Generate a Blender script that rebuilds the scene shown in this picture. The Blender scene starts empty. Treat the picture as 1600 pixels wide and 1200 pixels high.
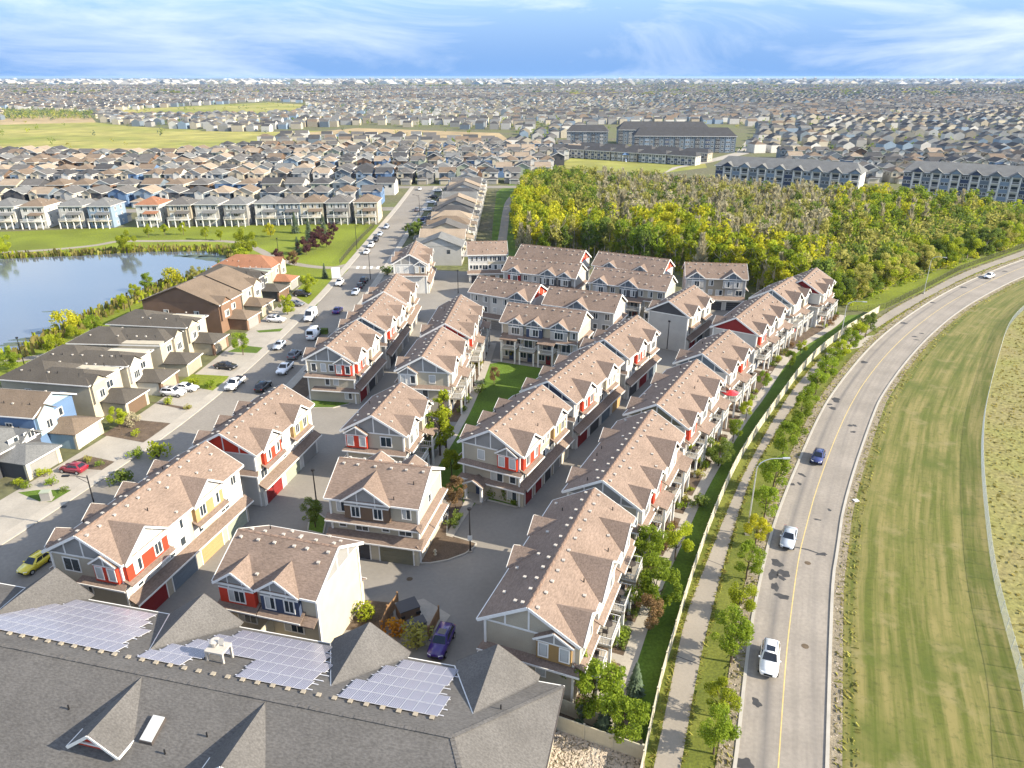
import bpy, bmesh, math, random
import numpy as np
from mathutils import Vector, Matrix
R = random.Random(11)
S = bpy.context.scene
COL = S.collection
rad = math.radians
# ------------------------------------------------------------------ camera
F, H = 1130.0, 54.0
PITCH = math.atan(480 / F)
CP, SP = math.cos(PITCH), math.sin(PITCH)
cam = bpy.data.cameras.new('camera'); cam.sensor_width = 36; cam.lens = F / 1600 * 36
cam.clip_start = 1; cam.clip_end = 200000
co = bpy.data.objects.new('camera', cam); COL.objects.link(co)
co.location = (0, 0, H); co.rotation_euler = (math.pi / 2 - PITCH, 0, 0); S.camera = co
# ------------------------------------------------------------------ sky, sun, exposure
SUN_EL, SUN_AZ = rad(28), rad(15)      # azimuth measured from +X towards the camera side
sd = Vector((math.cos(SUN_EL) * math.cos(SUN_AZ), -math.cos(SUN_EL) * math.sin(SUN_AZ), math.sin(SUN_EL)))
W = bpy.data.worlds.new('World'); S.world = W; W.use_nodes = True
nt = W.node_tree; nt.nodes.clear(); N = nt.nodes.new; Lk = nt.links.new
out = N('ShaderNodeOutputWorld'); bg = N('ShaderNodeBackground'); bg.inputs[1].default_value = 0.15
sky = N('ShaderNodeTexSky'); sky.sky_type = 'NISHITA'; sky.sun_disc = False
sky.sun_elevation = SUN_EL; sky.sun_rotation = math.atan2(sd.x, sd.y)
sky.altitude = 600; sky.air_density = 1.0; sky.dust_density = 0.3; sky.ozone_density = 2.5
tint = N('ShaderNodeMix'); tint.data_type = 'RGBA'; tint.blend_type = 'MULTIPLY'; tint.inputs[0].default_value = 1
Lk(sky.outputs[0], tint.inputs[6])
tc = N('ShaderNodeTexCoord'); sx = N('ShaderNodeSeparateXYZ'); Lk(tc.outputs['Generated'], sx.inputs[0])
def wm(op, a, b=None):
    n = N('ShaderNodeMath'); n.operation = op
    for i, v in enumerate((a, b)):
        if v is None: continue
        if isinstance(v, (int, float)): n.inputs[i].default_value = v
        else: Lk(v, n.inputs[i])
    return n.outputs[0]
tint.inputs[7].default_value = (1.0, .90, .82, 1)
mre = N('ShaderNodeMapRange'); mre.interpolation_type = 'SMOOTHSTEP'; mre.inputs[2].default_value = .35; Lk(sx.outputs[2], mre.inputs[0])
low = N('ShaderNodeMix'); low.data_type = 'RGBA'; low.inputs[6].default_value = (.54, 1.03, 1.95, 1)   # clear deep blue down to the horizon, as after a cold front
Lk(mre.outputs[0], low.inputs[0]); Lk(tint.outputs[2], low.inputs[7])
ccol = N('ShaderNodeMix'); ccol.data_type = 'RGBA'; ccol.inputs[6].default_value = (2.25, 2.5, 2.75, 1); ccol.inputs[7].default_value = (5.6, 5.2, 4.6, 1)
Lk(mre.outputs[0], ccol.inputs[0])
mp = N('ShaderNodeMapping'); mp.inputs['Scale'].default_value = (2.6, 2.6, 11); mp.inputs['Rotation'].default_value = (0, 0.22, 0.1); mp.inputs['Location'].default_value = (.35, 0, .2)
Lk(tc.outputs['Generated'], mp.inputs[0])
cn = N('ShaderNodeTexNoise'); cn.inputs['Scale'].default_value = 1.0; cn.inputs['Detail'].default_value = 9; cn.inputs['Roughness'].default_value = .6; cn.inputs['Distortion'].default_value = .7
Lk(mp.outputs[0], cn.inputs[0])
cr = N('ShaderNodeValToRGB'); cr.color_ramp.elements[0].position = .46; cr.color_ramp.elements[1].position = .68
Lk(cn.outputs[0], cr.inputs[0])
cmix = N('ShaderNodeMix'); cmix.data_type = 'RGBA'; Lk(ccol.outputs[2], cmix.inputs[7])
Lk(wm('MULTIPLY', cr.outputs[0], 0.68), cmix.inputs[0]); Lk(low.outputs[2], cmix.inputs[6])
Lk(cmix.outputs[2], bg.inputs[0]); Lk(bg.outputs[0], out.inputs[0])
sl = bpy.data.lights.new('sun', 'SUN'); sl.energy = 3.9; sl.angle = rad(.5); sl.color = (1, .89, .71)
so = bpy.data.objects.new('sun', sl); COL.objects.link(so); so.rotation_euler = sd.to_track_quat('Z', 'Y').to_euler(); so.location = (100, 0, 200)
S.view_settings.view_transform = 'Standard'; S.view_settings.look = 'None'; S.view_settings.gamma = 1
S.view_settings.use_curve_mapping = False; S.view_settings.exposure = 1.66
S.render.engine = 'CYCLES'; S.cycles.max_bounces = 6; S.cycles.diffuse_bounces = 3; S.cycles.transparent_max_bounces = 6
S.cycles.volume_bounces = 0
try: S.cycles.use_denoising = True; S.cycles.denoiser = 'OPENIMAGEDENOISE'
except Exception: pass

# ------------------------------------------------------------------ helpers
def G(u, v, z=0.0):
    "where the line of sight of survey point (u, v) meets the level z"
    a = (v - 600) / F; t = (H - z) / (SP + a * CP)
    return (t * (u - 800) / F, t * (CP - a * SP))

def tag(o, label=None, cat=None, group=None, kind=None):
    if label: o['label'] = label
    if cat: o['category'] = cat
    if group: o['group'] = group
    if kind: o['kind'] = kind
    return o

class MB:
    def __init__(s): s.v = []; s.f = []; s.uv = None
    def poly(s, pts):
        n = len(s.v); s.v += [tuple(p) for p in pts]; s.f.append(tuple(range(n, n + len(pts)))); return s
    def box(s, x0, x1, y0, y1, z0, z1):
        n = len(s.v)
        s.v += [(x, y, z) for z in (z0, z1) for x, y in ((x0, y0), (x1, y0), (x1, y1), (x0, y1))]
        s.f += [tuple(n + i for i in q) for q in ((3, 2, 1, 0), (4, 5, 6, 7), (0, 1, 5, 4), (1, 2, 6, 5), (2, 3, 7, 6), (3, 0, 4, 7))]
        return s
    def slab(s, pts, t, d=(0, 0, -1)):
        "polygon pts given thickness t along d"
        n = len(s.v); k = len(pts); d = Vector(d) * t
        s.v += [tuple(p) for p in pts] + [tuple(Vector(p) + d) for p in pts]
        s.f.append(tuple(range(n, n + k))); s.f.append(tuple(range(n + 2 * k - 1, n + k - 1, -1)))
        for i in range(k):
            j = (i + 1) % k; s.f.append((n + j, n + i, n + k + i, n + k + j))
        return s
    def beam(s, p, q, w, h, up=(0, 0, 1)):
        p, q = Vector(p), Vector(q); d = (q - p).normalized(); up = Vector(up)
        if abs(d.dot(up)) > .98: up = Vector((1, 0, 0))
        a = d.cross(up).normalized(); b = a.cross(d).normalized(); n = len(s.v)
        for c in (p, q):
            for i, j in ((-1, -1), (1, -1), (1, 1), (-1, 1)): s.v.append(tuple(c + a * i * w / 2 + b * j * h / 2))
        s.f += [tuple(n + i for i in f) for f in ((0, 1, 2, 3), (7, 6, 5, 4), (0, 4, 5, 1), (1, 5, 6, 2), (2, 6, 7, 3), (3, 7, 4, 0))]
        return s
    def tube(s, pts, rs, k=8):
        pts = [Vector(p) for p in pts]; n0 = len(s.v)
        for i, p in enumerate(pts):
            d = (pts[min(i + 1, len(pts) - 1)] - pts[max(i - 1, 0)]).normalized()
            up = Vector((0, 0, 1)) if abs(d.z) < .9 else Vector((1, 0, 0))
            a = d.cross(up).normalized(); b = a.cross(d)
            r = rs[i] if isinstance(rs, (list, tuple)) else rs
            for j in range(k):
                t = 2 * math.pi * j / k; s.v.append(tuple(p + a * math.cos(t) * r + b * math.sin(t) * r))
        for i in range(len(pts) - 1):
            for j in range(k):
                a0 = n0 + i * k; s.f.append((a0 + j, a0 + (j + 1) % k, a0 + k + (j + 1) % k, a0 + k + j))
        s.f.append(tuple(n0 + j for j in reversed(range(k)))); s.f.append(tuple(n0 + (len(pts) - 1) * k + j for j in range(k)))
        return s
    def mesh(s, name='mesh'):
        m = bpy.data.meshes.new(name); m.from_pydata(s.v, [], s.f); m.materials.append(None); return m

def obj(name, mesh, mat, parent=None, loc=None, rz=None, kind=None):
    if isinstance(mesh, MB): mesh = mesh.mesh(name)
    o = bpy.data.objects.new(name, mesh); COL.objects.link(o)
    if mat is not None:
        if not len(mesh.materials): mesh.materials.append(None)
        if mesh.materials[0] is None and mesh.users <= 1: mesh.materials[0] = mat
        elif mesh.materials[0] is not mat:
            o.material_slots[0].link = 'OBJECT'; o.material_slots[0].material = mat
    if parent is not None: o.parent = parent
    if loc is not None: o.location = loc
    if rz is not None: o.rotation_euler[2] = rz
    if kind: o['kind'] = kind
    return o
def thing(name, label, cat, loc=(0, 0, 0), rz=0, group=None):
    o = bpy.data.objects.new(name, None); COL.objects.link(o); o.location = loc; o.rotation_euler[2] = rz
    o.empty_display_size = .3
    return tag(o, label, cat, group)

# ------------------------------------------------------------------ materials
def mat(name, c, rough=.85, var=.18, scale=1.5, bump=0.0, c2=None, wave=None, spec=.3, metal=0, fine=None, stretch=None, transl=0, rand=0, coat=0):
    m = bpy.data.materials.new(name); m.use_nodes = True; t = m.node_tree; b = t.nodes['Principled BSDF']
    b.inputs['Roughness'].default_value = rough; b.inputs['Specular IOR Level'].default_value = spec; b.inputs['Metallic'].default_value = metal
    b.inputs['Coat Weight'].default_value = coat
    tcn = t.nodes.new('ShaderNodeTexCoord'); src = tcn.outputs['Object']
    no = t.nodes.new('ShaderNodeTexNoise'); no.inputs['Scale'].default_value = scale; no.inputs['Detail'].default_value = 5
    t.links.new(src, no.inputs[0])
    mx = t.nodes.new('ShaderNodeMix'); mx.data_type = 'RGBA'
    ca = tuple(x * (1 - var) for x in c); cb = c2 if c2 else tuple(min(1, x * (1 + var)) for x in c)
    mx.inputs[6].default_value = (*ca, 1); mx.inputs[7].default_value = (*cb, 1)
    mr = t.nodes.new('ShaderNodeMapRange'); mr.inputs[1].default_value = .3; mr.inputs[2].default_value = .7
    t.links.new(no.outputs[0], mr.inputs[0]); t.links.new(mr.outputs[0], mx.inputs[0]); colr = mx.outputs[2]
    if fine:   # (scale, amount) second octave of mottling
        n2 = t.nodes.new('ShaderNodeTexNoise'); n2.inputs['Scale'].default_value = fine[0]; n2.inputs['Detail'].default_value = 3
        if stretch:
            ms_ = t.nodes.new('ShaderNodeMapping'); ms_.inputs['Scale'].default_value = stretch; t.links.new(src, ms_.inputs[0]); t.links.new(ms_.outputs[0], n2.inputs[0])
        else: t.links.new(src, n2.inputs[0])
        m2 = t.nodes.new('ShaderNodeMapRange'); m2.inputs[1].default_value = .3; m2.inputs[2].default_value = .7
        m2.inputs[3].default_value = 1 - fine[1]; m2.inputs[4].default_value = 1 + fine[1]
        t.links.new(n2.outputs[0], m2.inputs[0])
        vm = t.nodes.new('ShaderNodeVectorMath'); vm.operation = 'SCALE'; t.links.new(colr, vm.inputs[0]); t.links.new(m2.outputs[0], vm.inputs['Scale']); colr = vm.outputs[0]
    if rand:   # per-object tone
        oi = t.nodes.new('ShaderNodeObjectInfo'); m3 = t.nodes.new('ShaderNodeMapRange'); m3.inputs[3].default_value = 1 - rand; m3.inputs[4].default_value = 1 + rand
        t.links.new(oi.outputs['Random'], m3.inputs[0]); vm = t.nodes.new('ShaderNodeVectorMath'); vm.operation = 'SCALE'
        t.links.new(colr, vm.inputs[0]); t.links.new(m3.outputs[0], vm.inputs['Scale']); colr = vm.outputs[0]
    t.links.new(colr, b.inputs['Base Color'])
    if wave:   # horizontal lap-siding relief (period in m)
        wv = t.nodes.new('ShaderNodeTexWave'); wv.wave_type = 'BANDS'; wv.bands_direction = 'Z'; wv.wave_profile = 'SAW'
        wv.inputs['Scale'].default_value = math.pi / wave / 10 * 1.0
        t.links.new(src, wv.inputs[0]); bp = t.nodes.new('ShaderNodeBump'); bp.inputs['Strength'].default_value = .5; bp.inputs['Distance'].default_value = .02
        t.links.new(wv.outputs['Fac'], bp.inputs['Height']); t.links.new(bp.outputs[0], b.inputs['Normal'])
    elif bump:
        nb = t.nodes.new('ShaderNodeTexNoise'); nb.inputs['Scale'].default_value = (fine[0] if fine else scale * 6); nb.inputs['Detail'].default_value = 4
        t.links.new(src, nb.inputs[0]); bp = t.nodes.new('ShaderNodeBump'); bp.inputs['Strength'].default_value = .7; bp.inputs['Distance'].default_value = bump
        t.links.new(nb.outputs[0], bp.inputs['Height']); t.links.new(bp.outputs[0], b.inputs['Normal'])
    if transl:
        o = t.nodes['Material Output']; ms = t.nodes.new('ShaderNodeMixShader'); ms.inputs[0].default_value = transl
        tr = t.nodes.new('ShaderNodeBsdfTranslucent'); t.links.new(colr, tr.inputs[0])
        t.links.new(b.outputs[0], ms.inputs[1]); t.links.new(tr.outputs[0], ms.inputs[2]); t.links.new(ms.outputs[0], o.inputs[0])
    return m

M = {}
def wallmat(n, c): M[n] = mat(n, c, .75, .07, .6, wave=.18, fine=(9, .05), rand=.05)
for n, c in dict(white=(.52, .505, .47), cream=(.43, .385, .295), beige=(.38, .34, .265), taupe=(.30, .26, .20), grey=(.38, .37, .35), stone=(.24, .235, .225),
                 red=(.50, .045, .02), darkred=(.20, .018, .018), navy=(.045, .062, .11), blue=(.10, .165, .28), skyblue=(.27, .37, .43), tan=(.36, .235, .11), brown=(.13, .085, .055), olive=(.17, .16, .11),
                 charcoal=(.06, .06, .065), slate=(.13, .16, .19), rust=(.19, .115, .075), mustard=(.30, .19, .075), sage=(.28, .31, .24), bluegrey=(.19, .25, .32)).items(): wallmat(n, c)
M['trim'] = mat('white_trim', (.66, .65, .62), .6, .04, 2)
M['trimdark'] = mat('dark_trim', (.07, .06, .055), .6, .05, 2)
def roofmat(n, c): M[n] = mat(n, c, .95, .11, .35, bump=.03, fine=(6.5, .24), spec=.15, stretch=(1.0, .4, 1.6) if n == 'roof_tan' else (.55, 1.3, 1.3), rand=.07)
for n, c in dict(roof_tan=(.185, .138, .110), roof_grey=(.105, .10, .095), roof_dark=(.058, .058, .06), roof_brown=(.15, .115, .085), roof_slate=(.135, .137, .135), roof_sand=(.25, .20, .15), roof_rust=(.25, .12, .07), roof_umber=(.078, .070, .060)).items(): roofmat(n, c)
M['ridge'] = mat('ridge_cap', (.20, .135, .10), .95, .25, 3, bump=.02)
M['glass'] = mat('window_glass', (.03, .04, .05), .06, .3, .4, spec=.7)
M['carglass'] = mat('car_glass', (.012, .015, .02), .05, .1, 1, spec=.7)
M['blind'] = mat('window_blind', (.42, .43, .42), .5, .15, 1)
M['vent'] = mat('vent_white', (.40, .37, .33), .6, .08, 6)
M['black'] = mat('black_metal', (.012, .012, .013), .5, .1, 3)
M['galv'] = mat('galvanised', (.55, .56, .57), .4, .08, 4, metal=.6)
M['rubber'] = mat('rubber', (.015, .015, .015), .9, .1, 4)
M['asphalt'] = mat('asphalt', (.205, .19, .168), .95, .10, .13, bump=.01, fine=(2.2, .05))
M['street'] = mat('street_asphalt', (.20, .182, .158), .95, .14, .1, bump=.01, fine=(2.0, .08))
M['concrete'] = mat('concrete', (.30, .275, .235), .9, .12, .25, fine=(3, .06))
M['sidewalk'] = mat('sidewalk_concrete', (.33, .30, .255), .9, .08, .5, fine=(4, .05))
M['curb'] = mat('curb_concrete', (.34, .32, .28), .9, .10, .6)
M['path'] = mat('path_asphalt', (.235, .21, .175), .95, .10, .2, fine=(4, .06))
M['lawn'] = mat('lawn', (.075, .125, .012), 1, .3, .16, bump=.05, fine=(3.5, .28))  # grass darkened in its colour for the shaded courtyards
M['lawnlit'] = mat('park_lawn', (.13, .16, .011), 1, .28, .05, bump=.05, fine=(2.0, .25))  # sunlit copy of the grass, sun brightness put into the colour
M['verge'] = mat('verge_grass', (.095, .120, .014), 1, .28, .22, bump=.05, fine=(4, .28), c2=(.135, .145, .024))
M['rough'] = mat('rough_grass', (.25, .215, .09), 1, .22, .12, bump=.2, fine=(1.6, .3), c2=(.18, .18, .05))
M['mulch'] = mat('mulch', (.10, .072, .05), 1, .25, .8, bump=.06, fine=(8, .3))
M['forest_soil'] = mat('forest_soil', (.20, .19, .09), 1, .3, .2, c2=(.12, .15, .03), fine=(1.5, .3))
M['gravel'] = mat('gravel', (.20, .17, .12), 1, .25, 2, bump=.06, fine=(9, .35))
M['yard'] = mat('yard_ground', (.16, .145, .09), 1, .35, .03, fine=(.6, .3), c2=(.10, .115, .035))
M['meadow'] = mat('meadow', (.21, .24, .035), 1, .3, .008, fine=(.05, .25), c2=(.31, .27, .08))
M['dirt'] = mat('bare_soil', (.30, .225, .12), 1, .2, .01, fine=(.08, .2))
M['fence'] = mat('vinyl_fence', (.44, .40, .30), .6, .08, 1.5)
M['wood'] = mat('cedar_fence', (.22, .13, .065), .85, .2, 2)
M['tar'] = mat('tar_patch', (.042, .042, .044), .8, .2, 1.5)
M['yellow'] = mat('yellow_paint', (.48, .37, .15), .8, .15, 2)
M['panel'] = mat('solar_cell', (.155, .155, .20), .28, .10, .5, spec=.6)
M['panelframe'] = mat('aluminium', (.72, .72, .75), .4, .05, 2, metal=.3)
M['bark'] = mat('bark', (.10, .075, .05), 1, .25, 3, bump=.02)
M['paleb'] = mat('pale_bark', (.34, .30, .24), 1, .25, 3)
M['rock'] = mat('rock', (.40, .34, .27), 1, .25, 3, rand=.25)
def leafmat(n, c, c2=None, tr=.5, rd=.2): M[n] = mat(n, c, .8, .35, .9, c2=c2, transl=tr, rand=rd, spec=.2)
leafmat('leaf_green', (.18, .28, .024), (.29, .37, .034))
leafmat('leaf_lime', (.31, .39, .022), (.43, .47, .035))
leafmat('leaf_dark', (.15, .22, .04), (.23, .30, .055))
leafmat('leaf_olive', (.36, .36, .075), (.48, .45, .12))
leafmat('leaf_yellow', (.52, .53, .03), (.64, .60, .04))
leafmat('leaf_orange', (.50, .16, .02), (.50, .30, .03))
leafmat('leaf_spruce', (.075, .115, .062), (.12, .16, .095), .1)
leafmat('leaf_grey', (.46, .42, .26), (.58, .52, .34), .4)
leafmat('leaf_rust', (.22, .13, .055), (.28, .18, .08), .25)
leafmat('leaf_purple', (.075, .03, .035), (.11, .045, .045), .2)
leafmat('leaf_reed', (.22, .20, .05), (.32, .27, .09))
leafmat('grass_blade', (.15, .17, .03), (.23, .20, .06))
for n, c in dict(paint_white=(.80, .80, .80), paint_silver=(.36, .40, .46), paint_blue=(.02, .03, .12), paint_black=(.012, .012, .014), paint_purple=(.035, .012, .16), paint_maroon=(.22, .015, .03), paint_yellow=(.72, .58, .03), paint_grey=(.11, .12, .14), paint_red=(.42, .02, .02)).items():
    M[n] = mat(n, c, .28, .03, 1, spec=.5, coat=.6)
M['chrome'] = mat('alloy', (.55, .56, .58), .3, .05, 3, metal=.7)
M['lamp'] = mat('headlight_lens', (.8, .82, .85), .1, .03, 3, spec=.6)
M['taill'] = mat('tail_lens', (.35, .01, .01), .15, .05, 3, spec=.6)

# road and mown field: colour follows UV (u across in metres, v along in metres)
def uvmat(name, base, streak, c_other, sc=(1, .02), amt=.5, dens=None):
    m = mat(name, base, .95, .12, .2, fine=(2.5, .10)); t = m.node_tree; b = t.nodes['Principled BSDF']
    col = b.inputs['Base Color'].links[0].from_socket
    uv = t.nodes.new('ShaderNodeUVMap'); mpg = t.nodes.new('ShaderNodeMapping'); mpg.inputs['Scale'].default_value = (*sc, 1)
    t.links.new(uv.outputs[0], mpg.inputs[0]); no = t.nodes.new('ShaderNodeTexNoise'); no.inputs['Scale'].default_value = 1; no.inputs['Detail'].default_value = 6; no.inputs['Roughness'].default_value = .65
    t.links.new(mpg.outputs[0], no.inputs[0]); mr = t.nodes.new('ShaderNodeMapRange'); mr.inputs[1].default_value = streak[0]; mr.inputs[2].default_value = streak[1]; mr.inputs[4].default_value = amt
    t.links.new(no.outputs[0], mr.inputs[0]); mx = t.nodes.new('ShaderNodeMix'); mx.data_type = 'RGBA'; mx.inputs[7].default_value = (*c_other, 1)
    t.links.new(col, mx.inputs[6]); t.links.new(mr.outputs[0], mx.inputs[0]); t.links.new(mx.outputs[2], b.inputs['Base Color'])
    return m, mx.outputs[2], b, t, uv
M['road'], _c, _b, _t, _uv = uvmat('road_asphalt', (.235, .21, .18), (.45, .75), (.14, .13, .115), (.9, .03), .55)
# darker oil track in the middle of the left lane, worn in along the driving line
_s = _t.nodes.new('ShaderNodeSeparateXYZ'); _t.links.new(_uv.outputs[0], _s.inputs[0])
def _tm(op, a, b_=None):
    n = _t.nodes.new('ShaderNodeMath'); n.operation = op
    for i, v in enumerate((a, b_)):
        if v is None: continue
        if isinstance(v, (int, float)): n.inputs[i].default_value = v
        else: _t.links.new(v, n.inputs[i])
    return n.outputs[0]
_g = _tm('SUBTRACT', 1.0, _tm('MINIMUM', _tm('DIVIDE', _tm('ABSOLUTE', _tm('SUBTRACT', _s.outputs[0], 2.4)), .75), 1.0))
_g2 = _tm('MULTIPLY', _tm('SUBTRACT', 1.0, _tm('MINIMUM', _tm('DIVIDE', _tm('ABSOLUTE', _tm('SUBTRACT', _s.outputs[0], 7.3)), .6), 1.0)), .35)
_nn = _t.nodes.new('ShaderNodeTexNoise'); _nn.inputs['Scale'].default_value = .06; _nn.inputs['Detail'].default_value = 4
_tc = _t.nodes.new('ShaderNodeTexCoord'); _t.links.new(_tc.outputs['Object'], _nn.inputs[0])
_m = _t.nodes.new('ShaderNodeMix'); _m.data_type = 'RGBA'; _m.inputs[7].default_value = (.10, .096, .095, 1)
_t.links.new(_c, _m.inputs[6]); _t.links.new(_tm('MULTIPLY', _tm('ADD', _g, _g2), _tm('MULTIPLY', _nn.outputs[0], 1.15)), _m.inputs[0]); _t.links.new(_m.outputs[2], _b.inputs['Base Color'])
M['field'], _c, _b, _t, _uv = uvmat('mown_field', (.080, .094, .014), (.40, .62), (.185, .160, .055), (.9, .035), 1.0)
def _layer(scale, lo, hi, colr, amt, rough=.6):
    global _c
    n = _t.nodes.new('ShaderNodeTexNoise'); n.inputs['Scale'].default_value = scale; n.inputs['Detail'].default_value = 6; n.inputs['Roughness'].default_value = rough
    q = _t.nodes.new('ShaderNodeTexCoord'); _t.links.new(q.outputs['Object'], n.inputs[0]); mr = _t.nodes.new('ShaderNodeMapRange'); mr.inputs[1].default_value = lo; mr.inputs[2].default_value = hi; mr.inputs[4].default_value = amt; _t.links.new(n.outputs[0], mr.inputs[0])
    m = _t.nodes.new('ShaderNodeMix'); m.data_type = 'RGBA'; m.inputs[7].default_value = (*colr, 1); _t.links.new(_c, m.inputs[6]); _t.links.new(mr.outputs[0], m.inputs[0]); _c = m.outputs[2]; _t.links.new(_c, _b.inputs['Base Color'])
_layer(.10, .50, .68, (.060, .082, .010), .75); _layer(.22, .56, .70, (.20, .17, .075), .7); _layer(1.4, .52, .72, (.05, .062, .012), .7, .7)

# ------------------------------------------------------------------ setting: flat sheets
def flat(name, pts, z, m, h=0.0, parent=None, kind='structure', label=None):
    b = MB(); p3 = [(p[0], p[1], z) for p in pts]
    a = sum(p3[i][0] * p3[(i + 1) % len(p3)][1] - p3[(i + 1) % len(p3)][0] * p3[i][1] for i in range(len(p3)))
    if a < 0: p3.reverse()
    if h: b.slab(p3, h)
    else: b.poly(p3)
    o = obj(name, b, M[m], parent)
    if parent is None: o['kind'] = kind
    return o
def px(*pts): return [G(u, v) for u, v in pts]
def resample(pts, step):
    out_ = [Vector(pts[0])]
    for a, b in zip(pts, pts[1:]):
        a, b = Vector(a), Vector(b); n = max(1, int((b - a).length / step))
        for i in range(1, n + 1): out_.append(a.lerp(b, i / n))
    return out_
def smooth(pts, it=2):
    pts = [Vector(p) for p in pts]
    for _ in range(it):
        q = [pts[0]]
        for a, b in zip(pts, pts[1:]): q += [a.lerp(b, .25), a.lerp(b, .75)]
        q.append(pts[-1]); pts = q
    return pts
def offset(pts, d):
    pts = [Vector(p) for p in pts]; r = []
    for i, p in enumerate(pts):
        t = (pts[min(i + 1, len(pts) - 1)] - pts[max(i - 1, 0)]).normalized(); r.append(p + Vector((t.y, -t.x)) * d)
    return r
def ribbon(name, left, right, z, m, uv=False, kind='structure', parent=None, h=0):
    "sheet between two polylines of equal length; uv in metres across / along"
    b = MB(); n = len(left)
    for l, r in zip(left, right): b.v += [(l[0], l[1], z), (r[0], r[1], z)]
    for i in range(n - 1): b.f.append((2 * i, 2 * i + 1, 2 * i + 3, 2 * i + 2))
    if h:
        k = len(b.v)
        for l, r in zip(left, right): b.v += [(l[0], l[1], z - h), (r[0], r[1], z - h)]
        for i in range(n - 1): b.f += [(2 * i + 2, k + 2 * i + 2, k + 2 * i, 2 * i), (2 * i + 1, k + 2 * i + 1, k + 2 * i + 3, 2 * i + 3)]
    me = b.mesh(name)
    if uv:
        ul = me.uv_layers.new(name='UVMap'); ds = [0.0]
        for i in range(1, n): ds.append(ds[-1] + ((Vector(left[i]) + Vector(right[i])) / 2 - (Vector(left[i - 1]) + Vector(right[i - 1])) / 2).length)
        ws = [(Vector(r) - Vector(l)).length for l, r in zip(left, right)]
        for lp in me.loops:
            i = lp.vertex_index // 2; ul.data[lp.index].uv = (ws[i] if lp.vertex_index % 2 else 0.0, ds[i])
    o = obj(name, me, M[m], parent)
    if parent is None: o['kind'] = kind
    return o
def pline(px_pts, step=3.0, it=2, ext=0):
    w = [Vector(G(*p)) for p in px_pts]
    if ext: w.insert(0, w[0] + (w[0] - w[2]).normalized() * ext)
    return resample(smooth(w, it), step)
def at_param(line, n):
    "n points evenly spread over a polyline"
    line = [Vector(p) for p in line]; d = [0]
    for a, b in zip(line, line[1:]): d.append(d[-1] + (b - a).length)
    r = []; j = 0
    for i in range(n):
        t = d[-1] * i / (n - 1)
        while j < len(d) - 2 and d[j + 1] < t: j += 1
        r.append(line[j].lerp(line[j + 1], (t - d[j]) / max(1e-6, d[j + 1] - d[j])))
    return r
def inpoly(p, poly):
    c = False; x, y = p[0], p[1]; j = len(poly) - 1
    for i in range(len(poly)):
        xi, yi = poly[i][0], poly[i][1]; xj, yj = poly[j][0], poly[j][1]
        if (yi > y) != (yj > y) and x < (xj - xi) * (y - yi) / (yj - yi) + xi: c = not c
        j = i
    return c

# base ground: one sheet to the horizon, tone drifting from lots to woods and fields far out
b = MB(); b.poly([(-32000, -200, 0), (32000, -200, 0), (32000, 60000, 0), (-32000, 60000, 0)])
obj('ground', b, M['yard'])['kind'] = 'structure'

# main road on the right
rl = [(1146, 1230), (1152, 1200), (1173, 994), (1186, 925), (1207, 830), (1237, 750), (1285, 640), (1320, 590), (1362, 540), (1410, 500), (1472, 460), (1535, 430), (1600, 405), (1700, 375), (1860, 338)]
rr = [(1288, 1230), (1289, 1200), (1295, 994), (1299, 900), (1305, 870), (1317, 780), (1365, 640), (1380, 612), (1412, 567), (1450, 525), (1495, 487), (1545, 457), (1600, 430), (1700, 396), (1860, 354)]
RL0, RR0 = pline(rl, ext=80), pline(rr, ext=80)
nR = 140; RLp, RRp = at_param(RL0, nR), at_param(RR0, nR)
road = ribbon('road', RLp, RRp, .02, 'road', uv=True)
cl = [(a + b_) / 2 + (b_ - a) * -.022 for a, b_ in zip(RLp, RRp)]
ribbon('centre_line', offset(cl, -.055), offset(cl, .055), .026, 'yellow', parent=road)
for s, ln in ((-1, RLp), (1, RRp)):
    a, b_ = (offset(ln, -.32), ln) if s < 0 else (ln, offset(ln, .32))
    tag(ribbon('kerb', a, b_, .13, 'curb', parent=None, h=.13))
    c1, c2 = (offset(ln, -1.7), offset(ln, -.32)) if s < 0 else (offset(ln, .32), offset(ln, 1.35))
    ribbon('gravel_strip', c1, c2, .05, 'gravel')
def blob(cx_, cy_, rx, ry, ang, k=11):
    r = []; k = 26; f1, f2, f3 = R.uniform(0, 6), R.uniform(0, 6), R.uniform(0, 6)
    for i in range(k):
        t = 2 * math.pi * i / k; q = 1 + .10 * math.sin(2 * t + f1) + .12 * math.sin(3 * t + f2) + .13 * math.sin(5 * t + f3) + R.uniform(-.04, .04); x, y = rx * q * math.cos(t), ry * q * math.sin(t)
        r.append((cx_ + x * math.cos(ang) - y * math.sin(ang), cy_ + x * math.sin(ang) + y * math.cos(ang)))
    return r
for u, v, rx, ry in [(1163, 1195, 1.0, .9), (1182, 1098, .5, .7), (1222, 932, .95, .6), (1211, 917, .5, 1.0), (1208, 898, .7, 1.2), (1225, 896, .8, .9), (1214, 880, .7, 1.1), (1221, 903, .4, .7), (1253, 742, .35, .9), (1249, 756, .3, .6), (1306, 625, .9, 1.4),
                     (1301, 638, .7, .8), (1350, 566, .9, .9), (1412, 505, .9, .9), (1457, 473, .8, .8), (1505, 449, 1.2, .9), (1328, 665, .5, .5), (1335, 665, .5, .5), (1333, 675, .6, .4), (1284, 866, .9, .35), (1429, 526, .7, .6), (1440, 521, .6, .5), (1432, 531, .7, .4), (1570, 424, 1.0, .7), (1296, 797, .3, .4), (1277, 812, .6, .25)]:
    p = G(u, v); flat('tar_patch', blob(p[0], p[1], rx * .8, ry * .8, R.uniform(-.5, .5)), .024, 'tar', parent=road)
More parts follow.
